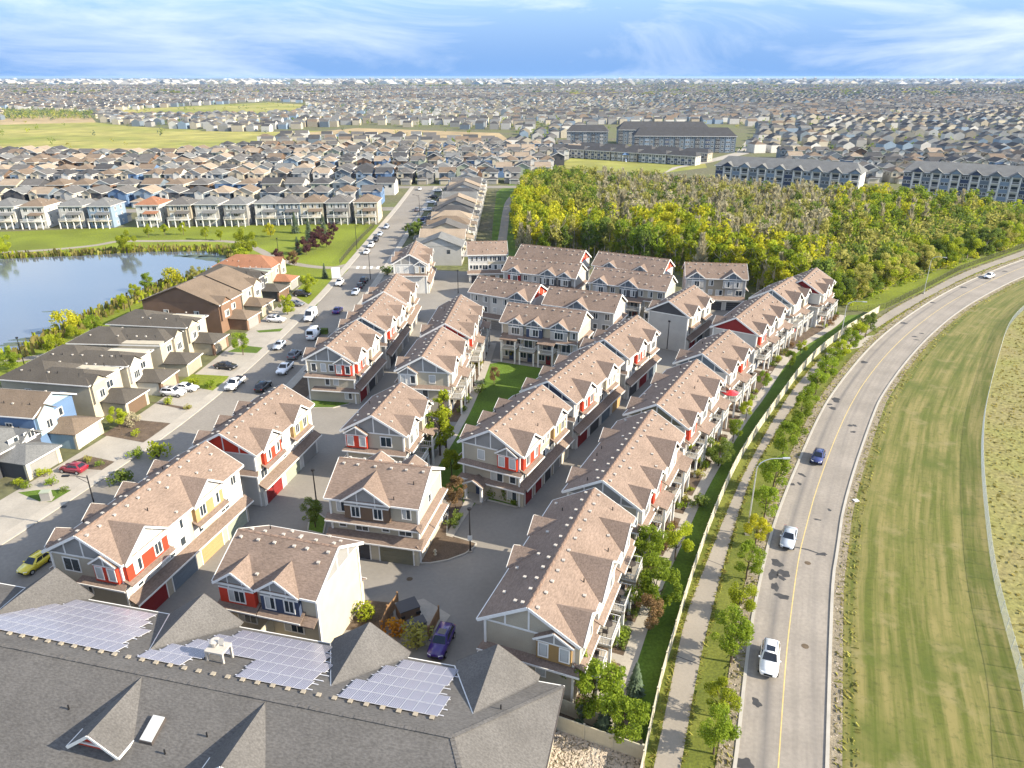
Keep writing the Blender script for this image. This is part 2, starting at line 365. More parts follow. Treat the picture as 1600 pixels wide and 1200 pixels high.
flat('tar_seam', px((1241, 854), (1262, 858), (1290, 868), (1290, 869.5), (1262, 860), (1241, 855.5)), .0235, 'tar', parent=road)
# path, verge, fence line
pl_ = [(1015, 1230), (1022, 1197), (1045, 1087), (1070, 962), (1105, 877), (1140, 787), (1175, 715), (1210, 652), (1240, 606), (1275, 567), (1307, 535), (1360, 507), (1390, 485), (1440, 459), (1500, 427), (1562, 405), (1680, 363), (1800, 330)]
pr_ = [(1058, 1230), (1064, 1197), (1092, 1035), (1122, 915), (1145, 830), (1178, 730), (1205, 688), (1235, 640), (1282, 585), (1318, 545), (1365, 516), (1400, 494), (1450, 464), (1525, 425), (1600, 400), (1690, 369), (1810, 333)]
PL, PR = at_param(pline(pl_, ext=80), 110), at_param(pline(pr_, ext=80), 110)
ribbon('path', PL, PR, .03, 'path')
for i in range(2, 106, 4): flat('path_joint', [tuple(PL[i]), tuple(PR[i]), tuple(PR[i] + Vector((.03, .09))), tuple(PL[i] + Vector((.03, .09)))], .033, 'tar', parent=bpy.data.objects['path'])
ribbon('road_verge', PR, at_param(offset(RLp, -1.7), 110), .012, 'verge')
FB0 = pline([(996, 1235), (1005, 1195), (1030, 1075), (1050, 1007), (1077, 915), (1100, 847), (1120, 795), (1150, 727), (1185, 672), (1207, 642), (1257, 572), (1310, 527), (1350, 502), (1372, 489)], 2.0, 2)
ribbon('path_verge', at_param(FB0, 60), at_param(pline(pl_[:12]), 60), .012, 'verge')
flat('south_verge', [tuple(p) for p in PL[:24]] + [(2, 48), (2, -50), (PL[0][0], -50)], .010, 'verge')
flat('path_link', px((1318, 547), (1335, 527), (1378, 523), (1362, 541)), .034, 'sidewalk')
flat('verge_north', px((1372, 488), (1440, 456), (1500, 424), (1562, 402), (1680, 360), (1800, 326), (1800, 315), (1600, 380), (1440, 430), (1330, 470), (1325, 485)), .014, 'lawnlit')
# mown field right of the road and rough grass beyond the wire fence
fr = [(1610, 1230), (1600, 1087), (1569, 978), (1550, 900), (1538, 800), (1532, 720), (1535, 657), (1545, 610), (1560, 555), (1575, 507), (1610, 475), (1700, 425), (1860, 372)]
FRp = at_param(pline(fr, ext=80), nR)
ribbon('field', offset(RRp, 1.3), FRp, .008, 'field', uv=True)
flat('rough_ground', [FRp[i] for i in range(0, nR, 3)] + [(300, 215), (300, -60), (FRp[0][0], -60)], .006, 'rough')

# ------------------------------------------------------------------ west street, lake, park, lots
SL = [(-84.0, 10), (-74.5, 40), (-68.5, 60), (-63.9, 75), (-58.95, 93.8), (-55.2, 111.2), (-52.3, 137.1), (-51.05, 164), (-50.0, 184.6), (-50.1, 239), (-50.4, 274.7), (-50.5, 312), (-51.0, 350), (-52, 396)]
SLp = resample(smooth(SL, 2), 3.0); SRp = offset(SLp, 10.4)
ribbon('street', SLp, SRp, .016, 'street')
flat('cross_street', [(-330, 386), (40, 392), (40, 401), (-330, 396)], .012, 'street')
flat('side_street', [(-51, 322), (-70, 321), (-330, 309), (-330, 318), (-70, 330), (-51, 331)], .012, 'street')
ribbon('kerb', offset(SLp, -.35), SLp, .13, 'curb', h=.13); ribbon('kerb', SRp, offset(SRp, .35), .13, 'curb', h=.13)
ribbon('sidewalk', offset(SLp, -2.0), offset(SLp, -.35), .12, 'sidewalk', h=.12); ribbon('sidewalk', offset(SRp, .35), offset(SRp, 1.9), .12, 'sidewalk', h=.12)
flat('crossing', px((540, 419), (628, 423), (629, 419), (545, 415)), .018, 'concrete')
for i in range(7):
    u = 556 + i * 10.5; flat('crossing_stripe', px((u, 420), (u + 4, 420), (u + 6, 416), (u + 2, 416)), .022, 'trim', parent=bpy.data.objects['crossing'])
wi = [i for i, p in enumerate(SLp) if p[1] < 200]
fz = [SLp[i] for i in wi]
ribbon('driveways', offset(fz, -9.5), offset(fz, -2.0), .05, 'concrete')
LAKE = [(-420, 165), (-260, 158)] + px((0, 560), (28, 548), (60, 530), (90, 518), (140, 492), (175, 478), (212, 462), (250, 447), (285, 436), (320, 426), (358, 414), (366, 405), (345, 396), (325, 392), (225, 393), (150, 398), (60, 402), (0, 405)) + [(-420, 236)]
park = [(-480, 120), (-96, 100)] + px((0, 600), (200, 520), (290, 455), (400, 425), (520, 440), (545, 415), (568, 385), (598, 352), (560, 349), (400, 352), (210, 355), (0, 362)) + [(-480, 290)]
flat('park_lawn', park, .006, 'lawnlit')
water = mat('lake_water', (.085, .10, .125), .10, .1, .02, spec=.5); M['water'] = water
wb = water.node_tree; _n = wb.nodes.new('ShaderNodeTexNoise'); _n.inputs['Scale'].default_value = .8; _n.inputs['Detail'].default_value = 3
_bp = wb.nodes.new('ShaderNodeBump'); _bp.inputs['Strength'].default_value = .12; _bp.inputs['Distance'].default_value = .1
_q = wb.nodes.new('ShaderNodeTexCoord'); wb.links.new(_q.outputs['Object'], _n.inputs[0]); wb.links.new(_n.outputs[0], _bp.inputs['Height']); wb.links.new(_bp.outputs[0], wb.nodes['Principled BSDF'].inputs['Normal'])
flat('lake_water', LAKE, .03, 'water')
M['algae'] = mat('algae', (.13, .14, .06), .5, .3, .3, c2=(.05, .08, .07), fine=(1.2, .3))
for u, v, rx, ry in ((335, 403, 6.5, 3.5), (310, 400, 5, 2.2), (352, 409, 3.5, 1.6), (285, 400, 3.5, 1.3), (22, 538, 3.2, 1.3), (45, 530, 3.5, 1.1), (65, 520, 2.2, .9), (12, 550, 2.2, .8), (80, 487, 2.0, .5)):
    p = G(u, v); flat('algae_patch', blob(p[0], p[1], rx, ry, R.uniform(-.2, .2), 15), .036, 'algae', parent=bpy.data.objects['lake_water'])
lp1 = pline([(-60, 580), (0, 567), (95, 552), (180, 515), (230, 485), (287, 455), (320, 442)], 3, 2)
ribbon('lake_path', offset(lp1, -1.4), offset(lp1, 1.4), .02, 'path')
lp2 = pline([(-40, 396), (60, 392), (150, 384), (185, 376), (225, 377), (300, 376), (370, 377), (400, 388), (430, 404), (465, 414), (520, 420), (550, 412)], 4, 2)
ribbon('lake_path', offset(lp2, -1.5), offset(lp2, 1.5), .02, 'path')
flat('meadow', px((-90, 243), (100, 244), (250, 247), (330, 241), (450, 216), (600, 206), (560, 203), (440, 206), (350, 206), (200, 197), (145, 191), (0, 188), (-90, 188)), .05, 'meadow')
MEADOW = px((-90, 243), (100, 244), (250, 247), (330, 241), (450, 216), (600, 206), (560, 203), (440, 206), (350, 206), (200, 197), (145, 191), (0, 188), (-90, 188))
flat('bare_soil', px((430, 212), (560, 212), (700, 217), (800, 222), (780, 208), (560, 200)), .06, 'dirt')
flat('bare_soil', px((0, 195), (150, 191), (140, 180), (0, 175)), .06, 'dirt')
flat('bare_soil', px((-90, 243), (100, 244), (330, 240), (250, 232), (60, 232), (-90, 235)), .06, 'dirt')
flat('far_meadow', px((400, 178), (460, 176), (480, 164), (420, 160), (180, 172), (200, 176)), .06, 'meadow')
PARK2 = px((868, 262), (905, 239), (985, 241), (1100, 252), (1105, 262), (1040, 270), (960, 268))
flat('playground_lawn', PARK2, .05, 'meadow')
flat('avenue', px((1035, 272), (1062, 262), (1110, 254), (1170, 240), (1185, 222), (1168, 218), (1150, 238), (1090, 254), (1050, 262)), .055, 'concrete')
TRAIL = pline([(779, 402), (786, 370), (790, 335), (795, 312), (812, 300), (822, 290)], 3, 2)
flat('greenway', px((765, 430), (822, 430), (818, 300), (800, 285), (776, 300), (770, 350)), .01, 'lawn')
ribbon('greenway_path', offset(TRAIL, -1.6), offset(TRAIL, 1.6), .02, 'path')

# ------------------------------------------------------------------ windows, doors, vents: shared meshes
_win = {}
def win_meshes(w, h, mull):
    k = (round(w, 2), round(h, 2), mull)
    if k not in _win:     # local: x across, z up from sill, outward = -y
        f = MB(); t = .13
        f.box(-w / 2 - t, w / 2 + t, -.05, .0, -t, 0); f.box(-w / 2 - t, w / 2 + t, -.05, .0, h, h + t)
        f.box(-w / 2 - t, -w / 2, -.05, .0, 0, h); f.box(w / 2, w / 2 + t, -.05, .0, 0, h)
        for i in range(1, mull + 1): x = -w / 2 + w * i / (mull + 1); f.box(x - .035, x + .035, -.04, .0, 0, h)
        p = MB(); p.box(-w / 2, w / 2, -.015, .01, 0, h)
        s = MB(); s.box(-w / 2 + .03, -w / 2 + w / (mull + 1) - .04, -.022, -.016, h * .0 + .03, h - .03)
        _win[k] = (f.mesh('window'), p.mesh('pane'), s.mesh('blind'))
    return _win[k]
def window(parent, x, y, z, rz, w=1.2, h=1.3, mull=1, blind=None):
    f, p, s = win_meshes(w, h, mull)
    o = obj('window', f, M['trim'], parent, (x, y, z), rz); obj('pane', p, M['glass'], o)
    if blind if blind is not None else R.random() < .62: obj('blind', s, M['blind'], o)
    return o
_gd = {}
def garage_door(parent, x, y, rz, w, color, h=2.15):
    k = (round(w, 1), h)
    if k not in _gd:
        d = MB(); n = 4
        for i in range(n): d.box(-w / 2, w / 2, -.03, 0, h * i / n + .012, h * (i + 1) / n - .012)
        f = MB(); t = .14
        f.box(-w / 2 - t, -w / 2, -.07, 0, 0, h + t); f.box(w / 2, w / 2 + t, -.07, 0, 0, h + t); f.box(-w / 2, w / 2, -.07, 0, h, h + t)
        _gd[k] = (d.mesh('garage_door'), f.mesh('door_frame'))
    d, f = _gd[k]
    o = obj('garage_door', d, M[color], parent, (x, y, .02), rz); obj('door_frame', f, M['trim'], o); return o
_v = MB().box(-.11, .11, -.11, .11, 0, .13).box(-.155, .155, -.155, .155, .13, .23).mesh('vent')
_p = MB().tube([(0, 0, -.1), (0, 0, .45)], .06, 6).mesh('vent_pipe')
def vent(parent, x, y, z, pipe=False):
    if pipe: return obj('vent_pipe', _p, M['black'], parent, (x, y, z))
    return obj('vent', _v, M['vent'], parent, (x, y, z), R.uniform(-.2, .2))

# ------------------------------------------------------------------ townhouse rows
EV, RG, HWR, HWW = 8.07, 10.9, 4.95, 4.3
SLOPE = (RG - EV) / HWR
def zr(x): return RG - SLOPE * abs(x)
BLOCK = {}
def townhouse(key, label, A, B_, wall='cream', right=None, left=None, near=None, far_panel='stone', vents=True, roof='roof_tan', name='townhouse_row', group='townhouse rows of the complex'):
    a, b_ = Vector(G(*A, RG)), Vector(G(*B_, RG)); L = (b_ - a).length; ang = math.atan2(b_.x - a.x, b_.y - a.y)
    T = thing(name, label, 'townhouse', (a.x, a.y, 0), -ang, group)
    BLOCK[key] = (a, ang, L)
    y0, y1 = .45, L - .45
    # body with the two gable tops
    w = MB(); prof = [(-HWW, 0), (HWW, 0), (HWW, zr(HWW) - .2), (0, RG - .2), (-HWW, zr(HWW) - .2)]
    w.slab([(x, y0, z) for x, z in prof], L - .9, (0, 1, 0)); obj('wall', w, M[wall], T)
    r = MB()
    for s in (1, -1):
        p = [(0, 0, RG), (0, L, RG), (s * HWR, L, EV), (s * HWR, 0, EV)]
        r.slab(p if s > 0 else p[::-1], .17)
    rf = obj('roof', r, M[roof], T)
    c = MB(); n = int(L / .9)
    for i in range(n): c.slab([(-.16, L * i / n, RG - .045), (.16, L * i / n, RG - .045), (.0, L * (i + .94) / n, RG + .06)], .08); c.slab([(-.16, L * i / n, RG - .05), (0, L * (i + .94) / n, RG + .05), (-.16, L * (i + .94) / n, RG - .05)], .05); c.slab([(.16, L * i / n, RG - .05), (.16, L * (i + .94) / n, RG - .05), (0, L * (i + .94) / n, RG + .05)], .05)
    tag(obj('ridge_cap', c, M['ridge'], rf), kind='stuff')
    for y, s in ((0, -1), (L, 1)):
        for q in (1, -1):
            obj('bargeboard', MB().beam((0, y + s * .03, RG - .13), (q * HWR, y + s * .03, EV - .13), .06, .30), M['trim'], T)
    for q in (1, -1):
        obj('fascia', MB().box(*sorted((q * HWR, q * (HWR + .09))), .02, L - .02, EV - .22, EV - .01), M['trim'], T)
        for y in (y0, y1): obj('corner_board', MB().box(q * HWW - .11, q * HWW + .11, y - .11, y + .11, .0, EV - .1), M['trim'], T)
    # gable ends
    for end in ('near', 'far'):
        d = -1 if end == 'near' else 1; y = y0 if end == 'near' else y1
        e = dict(panel=far_panel) if end == 'far' else (near or {})
        zt = 8.02
        xm = (RG - .26 - zt) / SLOPE
        g = MB().slab([(-xm, y, zt), (xm, y, zt), (0, y, RG - .26)], .05, (0, d, 0))
        obj('gable_panel', g, M[e.get('panel', 'stone')], T)
        obj('belt_board', MB().box(-xm, xm, *sorted((y, y + d * .09)), zt - .18, zt), M['trim'], T)
        for x in e.get('verts', (-2.3, 0, 2.3)):
            obj('gable_trim', MB().box(x - .08, x + .08, *sorted((y, y + d * .085)), zt, zr(x) - .24), M['trim'], T)
        rz = 0 if end == 'near' else math.pi
        for (x, z, ww, hh) in e.get('wins', [(-2.5, 6.0, 1.1, 1.4), (-1.2, 3.4, 1.3, 1.3), (2.3, 3.4, .9, 1.2)] if end == 'near' else [(0, 6, 1.0, 1.3)]):
            window(T, x, y, z, rz, ww, hh, 1 if ww > .9 else 0)
        for (z0, x0, x1) in e.get('skirts', [(5.55, -4.75, 4.9)] if end == 'near' else []):
            obj('skirt_roof', MB().slab([(x0 + .3, y, z0), (x1 - .3, y, z0), (x1, y + d * .75, z0 - .45), (x0, y + d * .75, z0 - .45)][::d], .12), M[roof], T)
            obj('skirt_fascia', MB().box(x0, x1, *sorted((y + d * .75, y + d * .83)), z0 - .62, z0 - .44), M['trim'], T)
        for (x0, x1, colr) in e.get('bays', []):
            yb = y + d * .45; xc = (x0 + x1) / 2; zp = 9.0
            obj('bay_wall', MB().slab([(x0, y, 5.55), (x1, y, 5.55), (x1, y, 7.55), (x0, y, 7.55)], .45, (0, d, 0)), M[colr], T)
            obj('bay_gable', MB().slab([(x0, y, 7.58), (x1, y, 7.58), (x1, y, 7.95), (xc, y, zp - .2), (x0, y, 7.95)], .45, (0, d, 0)), M['stone'], T)
            obj('bay_trim', MB().box(x0 - .03, x1 + .03, *sorted((y, yb + d * .04)), 7.5, 7.62), M['trim'], T)
            obj('bay_trim', MB().box(xc - .06, xc + .06, *sorted((yb, yb + d * .05)), 7.62, zp - .25), M['trim'], T)
            for q, xe in ((-1, x0 - .25), (1, x1 + .25)):
                obj('bay_roof', MB().slab([(xc, y, zp), (xc, yb + d * .25, zp), (xe, yb + d * .25, 7.85), (xe, y, 7.85)], .12), M[roof], T)
                obj('bargeboard', MB().beam((xc, yb + d * .28, zp - .08), (xe, yb + d * .28, 7.78), .06, .2), M['trim'], T)
            for xw in (x0 + .65, x1 - .65): window(T, xw, yb, 5.95, rz, .75, 1.35, 0)
    # long sides
    for s, cfg in ((1, right), (-1, left)):
        cfg = cfg or dict(kind='plain'); rz = math.pi / 2 * s; kind = cfg['kind']; xw = s * HWW
        nU = cfg.get('units', max(2, round(L / 5.3))); ul = (L - .9) / nU
        bays = cfg.get('bays', []); covered = lambda y, m=.6: any(abs(y - yc) < bw / 2 + m for yc, bw, _c in bays)
        for i, colr in enumerate(cfg.get('cols', [])):
            if colr and colr != wall: obj('siding_panel', MB().box(*sorted((xw, xw + s * .04)), y0 + ul * i, y0 + ul * (i + 1), 2.95, EV - .16), M[colr], T)
        for yc, bw, colr in bays:
            bw = min(bw, 2 * min(yc - .35, L - .35 - yc)); xf = s * (HWW + .55); wr = bw / 2 + .3; ze = EV - .02; zp = min(ze + wr * .72, RG - .35); xb = (RG - zp) / SLOPE
            obj('bay_wall', MB().slab([(xw, yc - bw / 2, 5.6), (xw, yc + bw / 2, 5.6), (xw, yc + bw / 2, 7.4), (xw, yc - bw / 2, 7.4)][::s], .55, (s, 0, 0)), M[colr], T)
            obj('bay_gable', MB().slab([(xw, yc - bw / 2, 7.42), (xw, yc + bw / 2, 7.42), (xw, yc + bw / 2, 8.0), (xw, yc, zp - .2), (xw, yc - bw / 2, 8.0)][::s], .55, (s, 0, 0)), M[cfg.get('gable', 'white')], T)
            obj('bay_trim', MB().box(*sorted((xf, xf + s * .05)), yc - bw / 2, yc + bw / 2, 7.36, 7.5), M['trim'], T)
            for dy in (-bw / 5, bw / 5): obj('bay_trim', MB().box(*sorted((xf, xf + s * .05)), yc + dy - .05, yc + dy + .05, 7.5, zp - .3 - abs(dy) * .7), M['trim'], T)
            xo = s * (HWR + .28)
            for q in (-1, 1):
                p = [(xo, yc, zp), (s * xb, yc, zp), (s * HWR, yc + q * wr, ze + .03), (xo, yc + q * wr, ze + .03)]
                obj('dormer_roof', MB().slab([(x, y, z + .02) for x, y, z in (p if q * s > 0 else p[::-1])], .1), M[roof], T)
                obj('bargeboard', MB().beam((xo + s * .03, yc, zp - .08), (xo + s * .03, yc + q * wr, ze - .05), .06, .22), M['trim'], T)
            if cfg.get('bayskirt', True):
                obj('skirt_roof', MB().slab([(xw, yc - bw / 2 - .3, 5.85), (xw, yc + bw / 2 + .3, 5.85), (s * (HWW + 1.15), yc + bw / 2 + .3, 5.3), (s * (HWW + 1.15), yc - bw / 2 - .3, 5.3)][::-s], .1), M[roof], T)
                obj('skirt_fascia', MB().box(*sorted((s * (HWW + 1.15), s * (HWW + 1.22))), yc - bw / 2 - .3, yc + bw / 2 + .3, 5.13, 5.3), M['trim'], T)
            if bw > 4:
                for dy in (-bw / 4, bw / 4): window(T, xf, yc + dy, 5.95, rz, .95, 1.35, 1)
            else: window(T, xf, yc, 5.95, rz, 1.7, 1.3, 2)
        for i in range(nU):
            yc = y0 + ul * (i + .5)
            for dy in (-ul / 4, ul / 4):
                if not covered(yc + dy): window(T, xw + s * .05, yc + dy, 6.15, rz, .95, 1.25, 1)
            if kind in ('garage', 'plain', 'street'):
                window(T, xw + s * .05, yc - ul * .2, 3.75, rz, 1.5, 1.25, 1); window(T, xw + s * .05, yc + ul * .25, 4.0, rz, .8, 1.0, 0)
        if cfg.get('midskirt'):
            xe = s * (HWW + .85)
            obj('skirt_roof', MB().slab([(xw, -.1, 5.62), (xw, L + .1, 5.62), (xe, L + .1, 5.1), (xe, -.1, 5.1)][::-s], .12), M[roof], T)
            obj('skirt_fascia', MB().box(*sorted((xe, xe + s * .07)), -.1, L + .1, 4.93, 5.1), M['trim'], T)
        if kind == 'garage':
            gx = s * (HWW + .6); doors = cfg.get('doors', ['stone'])
            obj('garage_wall', MB().box(*sorted((xw, gx)), y0, y1, 0, 2.85), M[cfg.get('base', wall)], T)
            z1 = 3.55; xe = s * (HWW + 1.2); ya = -.15 if cfg.get('wrap') else y0 - .1
            obj('skirt_roof', MB().slab([(xw, ya, z1), (xw, L + .1, z1), (xe, L + .1, 2.82), (xe, ya, 2.82)][::-s], .13), M[roof], T)
            obj('skirt_fascia', MB().box(*sorted((xe, xe + s * .07)), ya, L + .1, 2.64, 2.82), M['trim'], T)
            for i in range(nU): garage_door(T, gx, y0 + ul * (i + .5), rz, min(4.2, ul - 1.1), doors[i % len(doors)])
        if kind in ('balcony', 'patio'):
            for i in range(nU):
                yc = y0 + ul * (i + .5); x1 = s * (HWW + 2.05); dw = min(3.6, ul - .8)
                if kind == 'balcony':
                    obj('deck', MB().box(*sorted((xw, x1)), yc - dw / 2, yc + dw / 2, 2.72, 2.94), M['concrete'], T)
                    rail = MB()
                    for z in (3.02, 3.85): rail.box(*sorted((x1 - s * .06, x1)), yc - dw / 2, yc + dw / 2, z, z + .08)
                    for yy in (yc - dw / 2, yc + dw / 2 - .06):
                        for z in (3.02, 3.85): rail.box(*sorted((xw, x1)), yy, yy + .06, z, z + .08)
                    for k in range(14): yy = yc - dw / 2 + dw * k / 14; rail.box(*sorted((x1 - s * .05, x1 - s * .01)), yy, yy + .05, 3.1, 3.85)
                    for k in range(7):
                        xx = xw + (x1 - xw) * k / 7
                        for yy in (yc - dw / 2 + .01, yc + dw / 2 - .05): rail.box(*sorted((xx, xx + s * .05)), yy, yy + .04, 3.1, 3.85)
                    obj('railing', rail, M['trim'], T)
                    tall = cfg.get('tall', True)
                    for yy in (yc - dw / 2 + .12, yc + dw / 2 - .12): obj('post', MB().box(x1 - s * .12 - .13, x1 - s * .12 + .13, yy - .13, yy + .13, 0, 5.0 if tall and i % 2 else 2.72), M['trim'], T)
                    if tall and i % 2:
                        obj('porch_roof', MB().slab([(xw, yc - dw / 2 - .2, 5.6), (xw, yc + dw / 2 + .2, 5.6), (x1 + s * .2, yc + dw / 2 + .2, 5.05), (x1 + s * .2, yc - dw / 2 - .2, 5.05)][::-s], .14), M[roof], T)
                    window(T, xw + s * .05, yc + .3, 3.0, rz, 1.7, 2.05, 1, False); window(T, xw + s * .05, yc - dw / 2, 3.7, rz, .8, 1.2, 0)
                else:
                    obj('skirt_roof', MB().slab([(xw, yc - ul / 2, 5.5), (xw, yc + ul / 2, 5.5), (s * (HWW + 1.0), yc + ul / 2, 4.95), (s * (HWW + 1.0), yc - ul / 2, 4.95)][::-s], .12), M[roof], T)
                    obj('privacy_screen', MB().box(*sorted((xw, s * (HWW + 2.0))), yc + ul / 2 - .06, yc + ul / 2 + .06, 0, 4.3), M['fence'], T)
                    window(T, xw + s * .05, yc + .2, 3.1, rz, 2.0, 1.4, 2)
                d = obj('door', MB().box(*sorted((xw, xw + s * .06)), yc - .5, yc + .5, 0.05, 2.1), M['darkred' if i % 3 == 1 else 'navy'], T)
                obj('door_window', MB().box(*sorted((xw + s * .06, xw + s * .075)), yc - .28, yc + .28, 1.0, 1.9), M['glass'], d)
                window(T, xw + s * .05, yc + 1.4, .8, rz, 1.2, 1.2, 1)
            if kind == 'balcony':
                seg = cfg.get('strip', True)
                if seg:
                    obj('skirt_roof', MB().slab([(xw, y0, 5.75), (xw, y1, 5.75), (s * (HWW + .8), y1, 5.35), (s * (HWW + .8), y0, 5.35)][::-s], .1), M[roof], T)
                    obj('skirt_fascia', MB().box(*sorted((s * (HWW + .8), s * (HWW + .87))), y0, y1, 5.18, 5.35), M['trim'], T)
    # roof vents
    if vents:
        for s in (1, -1):
            cfg = (right if s > 0 else left) or {}; n = int(L / 1.75)
            inb = lambda x, y: any(abs(y - yc) < (bw / 2 + .3) * max(0, (abs(x) - .9)) / 4 + .15 for yc, bw, _c in cfg.get('bays', []))
            for i in range(n):
                x, y = s * .75, (i + .5) * L / n + R.uniform(-.25, .25); vent(rf, x, y, zr(x) - .02)
            for i in range(int(L / 2.1)):
                x, y = s * R.uniform(1.6, 4.4), (i + .5) * 2.1 + R.uniform(-.5, .5)
                if not inb(x, y): vent(rf, x, y, zr(x) - .02, R.random() < .22)
    return T

gar = lambda doors, bays, cols=(), **k: dict(kind='garage', doors=doors, bays=bays, cols=list(cols), **k)
bal = lambda bays, **k: dict(kind='balcony', bays=bays, **k)
st = lambda *ys: dict(kind='street', bays=[(y, 3.0, 'cream') for y in ys])
townhouse('L1', 'tan-roofed townhouse row with red and mustard bays facing its garages, beside the yellow car', (116, 837), (322, 689), 'beige',
          gar(['darkred', 'slate', 'tan', 'sage'], [(3.7, 6.2, 'red'), (14.3, 5.2, 'tan')], ['grey', 'white', 'cream', 'white']), st(2.5, 7.5, 12.5, 18),
          dict(panel='stone', bays=[(1.3, 4.1, 'red')], wins=[(-1.9, 5.9, 1.9, 1.5), (-.6, 3.3, 1.0, 1.1)], skirts=[(5.5, -1.2, 4.95)]), 'red')
townhouse('L2', 'townhouse row with bright red gable end, second along the west street', (342, 677), (441, 600), 'white',
          gar(['darkred', 'sage', 'stone'], [(4.2, 4.6, 'red'), (12.4, 4.6, 'tan')], ['cream', 'white', 'white']), st(3, 8, 13),
          dict(panel='red', wins=[(-1, 5.9, 1.2, 1.3)], skirts=[(5.5, -4.75, 4.9)]), 'stone')
townhouse('L3', 'beige townhouse row with red corner bay behind the parked white pickup', (510, 541), (557, 500), 'beige',
          gar(['darkred', 'charcoal', 'stone'], [(3.2, 4.4, 'red'), (10.6, 4.2, 'cream')], ['white', 'white', 'beige']), st(3, 8.5),
          dict(panel='stone', bays=[(1.2, 4.1, 'red')], wins=[(-3, 5.95, .8, 1.35), (-1.2, 5.95, .8, 1.35), (.3, 6.1, .8, 1.1), (-.7, 3.4, .7, 1.3), (.9, 3.5, .8, 1.1), (3.0, .9, 1.2, 1.1)], skirts=[(5.5, -4.8, 4.95), (3.0, -3.6, 5.3)]), 'charcoal')
townhouse('L4', 'townhouse row with dark gable panel, touching the beige row with the red corner bay', (564, 495), (600, 457), 'white',
          gar(['charcoal', 'beige', 'stone'], [(4.4, 4.4, 'red'), (12.4, 4.0, 'white')], ['white', 'white', 'white']), st(3, 8, 13), dict(panel='slate', wins=[(2.5, 5.9, .8, 1.3)]), 'stone')
townhouse('L5', 'townhouse row with cream bays across from the parked black car at the lane bend', (599, 455), (620, 427), 'cream',
          gar(['beige', 'charcoal', 'stone'], [(4, 4.2, 'cream'), (11.5, 4.2, 'beige')], ['white', 'cream', 'white']), st(3, 9), dict(panel='slate', wins=[(2.5, 5.9, .8, 1.3)]), 'stone')
townhouse('L6', 'white townhouse row nearest the crosswalk, standing apart at the top of the lane', (639, 397), (650, 376), 'white',
          gar(['beige', 'white', 'stone'], [(4, 4.4, 'white'), (12, 4.2, 'cream')], ['white', 'cream', 'white']), st(4, 10), dict(panel='stone', bays=[(1.2, 4.1, 'taupe')], wins=[(-3.2, 5.95, .7, 1.3), (-1, 5.95, .7, 1.3)]), 'stone')
townhouse('M2', 'small tan-roofed townhouse block with red corner bay beside the column aspens', (580, 649), (627, 597), 'beige', bal([(3.2, 4.2, 'white'), (9, 4.0, 'beige')], units=2), gar(['stone', 'beige'], []),
          dict(panel='stone', bays=[(-4.1, -1.0, 'red')], wins=[(1.7, 6, 1.5, 1.4), (.3, 3.7, .9, .9)]))
townhouse('M3', 'white townhouse row with balconies over the shaded courtyard lawn', (659, 557), (691, 510), 'cream', bal([(3.4, 4.6, 'white'), (11.6, 4.2, 'white')], units=3), gar(['stone', 'beige', 'darkred'], [(3.5, 3.0, 'cream')]),
          dict(panel='stone', wins=[(-3.4, 6, .7, 1.2), (-1.6, 6, .7, 1.2), (1.5, 6, .9, 1.3), (-.3, 3.3, 1.8, 1.3)], bays=[(-4.1, -1.1, 'white')]), 'red')
townhouse('M4', 'townhouse row with red gable at the head of the courtyard lawn', (695, 505), (720, 460), 'cream', bal([(4, 4.4, 'red'), (10, 3.4, 'white'), (16, 3.8, 'white')], units=4), gar(['stone', 'beige', 'darkred'], [(3.5, 3.0, 'cream')]), dict(panel='red', wins=[(2.6, 6, .7, 1.3)]))
townhouse('C', 'broad townhouse block with dark siding bays facing the asphalt court, garages below', (674, 730), (530, 714), 'cream', st(4, 8.6), gar(['olive', 'charcoal'], [(6.6, 5.6, 'brown')], ['cream', 'cream'], units=2, bayskirt=False, gable='stone', midskirt=True, wrap=True),
          dict(panel='cream', wins=[(-2.4, 3.6, .6, 1.1), (0, 6, .8, 1.1)], skirts=[(5.5, -5.5, 4.9), (3.1, -5.6, 4.95)], verts=(-2.5, 0)))
townhouse('D', 'townhouse block with one red and one navy bay just behind the solar roof', (529, 854), (372, 826), 'cream', gar(['charcoal', 'stone', 'olive'], []), dict(kind='patio', units=2, bays=[(4.2, 4.2, 'navy'), (9.0, 4.0, 'red')], cols=[], gable='stone', bayskirt=True),
          dict(panel='stone', wins=[], skirts=[]))
townhouse('N1', 'townhouse row with red bays and a little gabled entry porch facing the court', (764, 672), (847, 601), 'beige', gar(['darkred', 'darkred', 'charcoal', 'stone', 'cream'], [(3.2, 5.2, 'red'), (12.8, 4.2, 'tan')], ['cream', 'white', 'beige', 'cream'], units=5), st(3, 8, 13),
          dict(panel='stone', bays=[(1.2, 4.1, 'red')], wins=[(-1.5, 6, .9, 1.3), (.9, 3.2, 1.7, 1.5), (3.3, 3.4, .8, 1.1), (3.2, .8, 1.3, 1.2)], skirts=[(5.5, -4.8, 4.95), (3.2, -4.9, 5.4)]), 'navy')
townhouse('N2', 'middle townhouse row of the inner lane, dark gable and one red bay', (856, 595), (936, 534), 'white', gar(['darkred', 'charcoal', 'slate', 'tan'], [(5, 4.6, 'red'), (14.5, 4.2, 'cream')], ['white', 'cream', 'white', 'cream']), st(3, 9, 15), dict(panel='navy', wins=[(2.6, 6, .8, 1.3)]), 'navy')
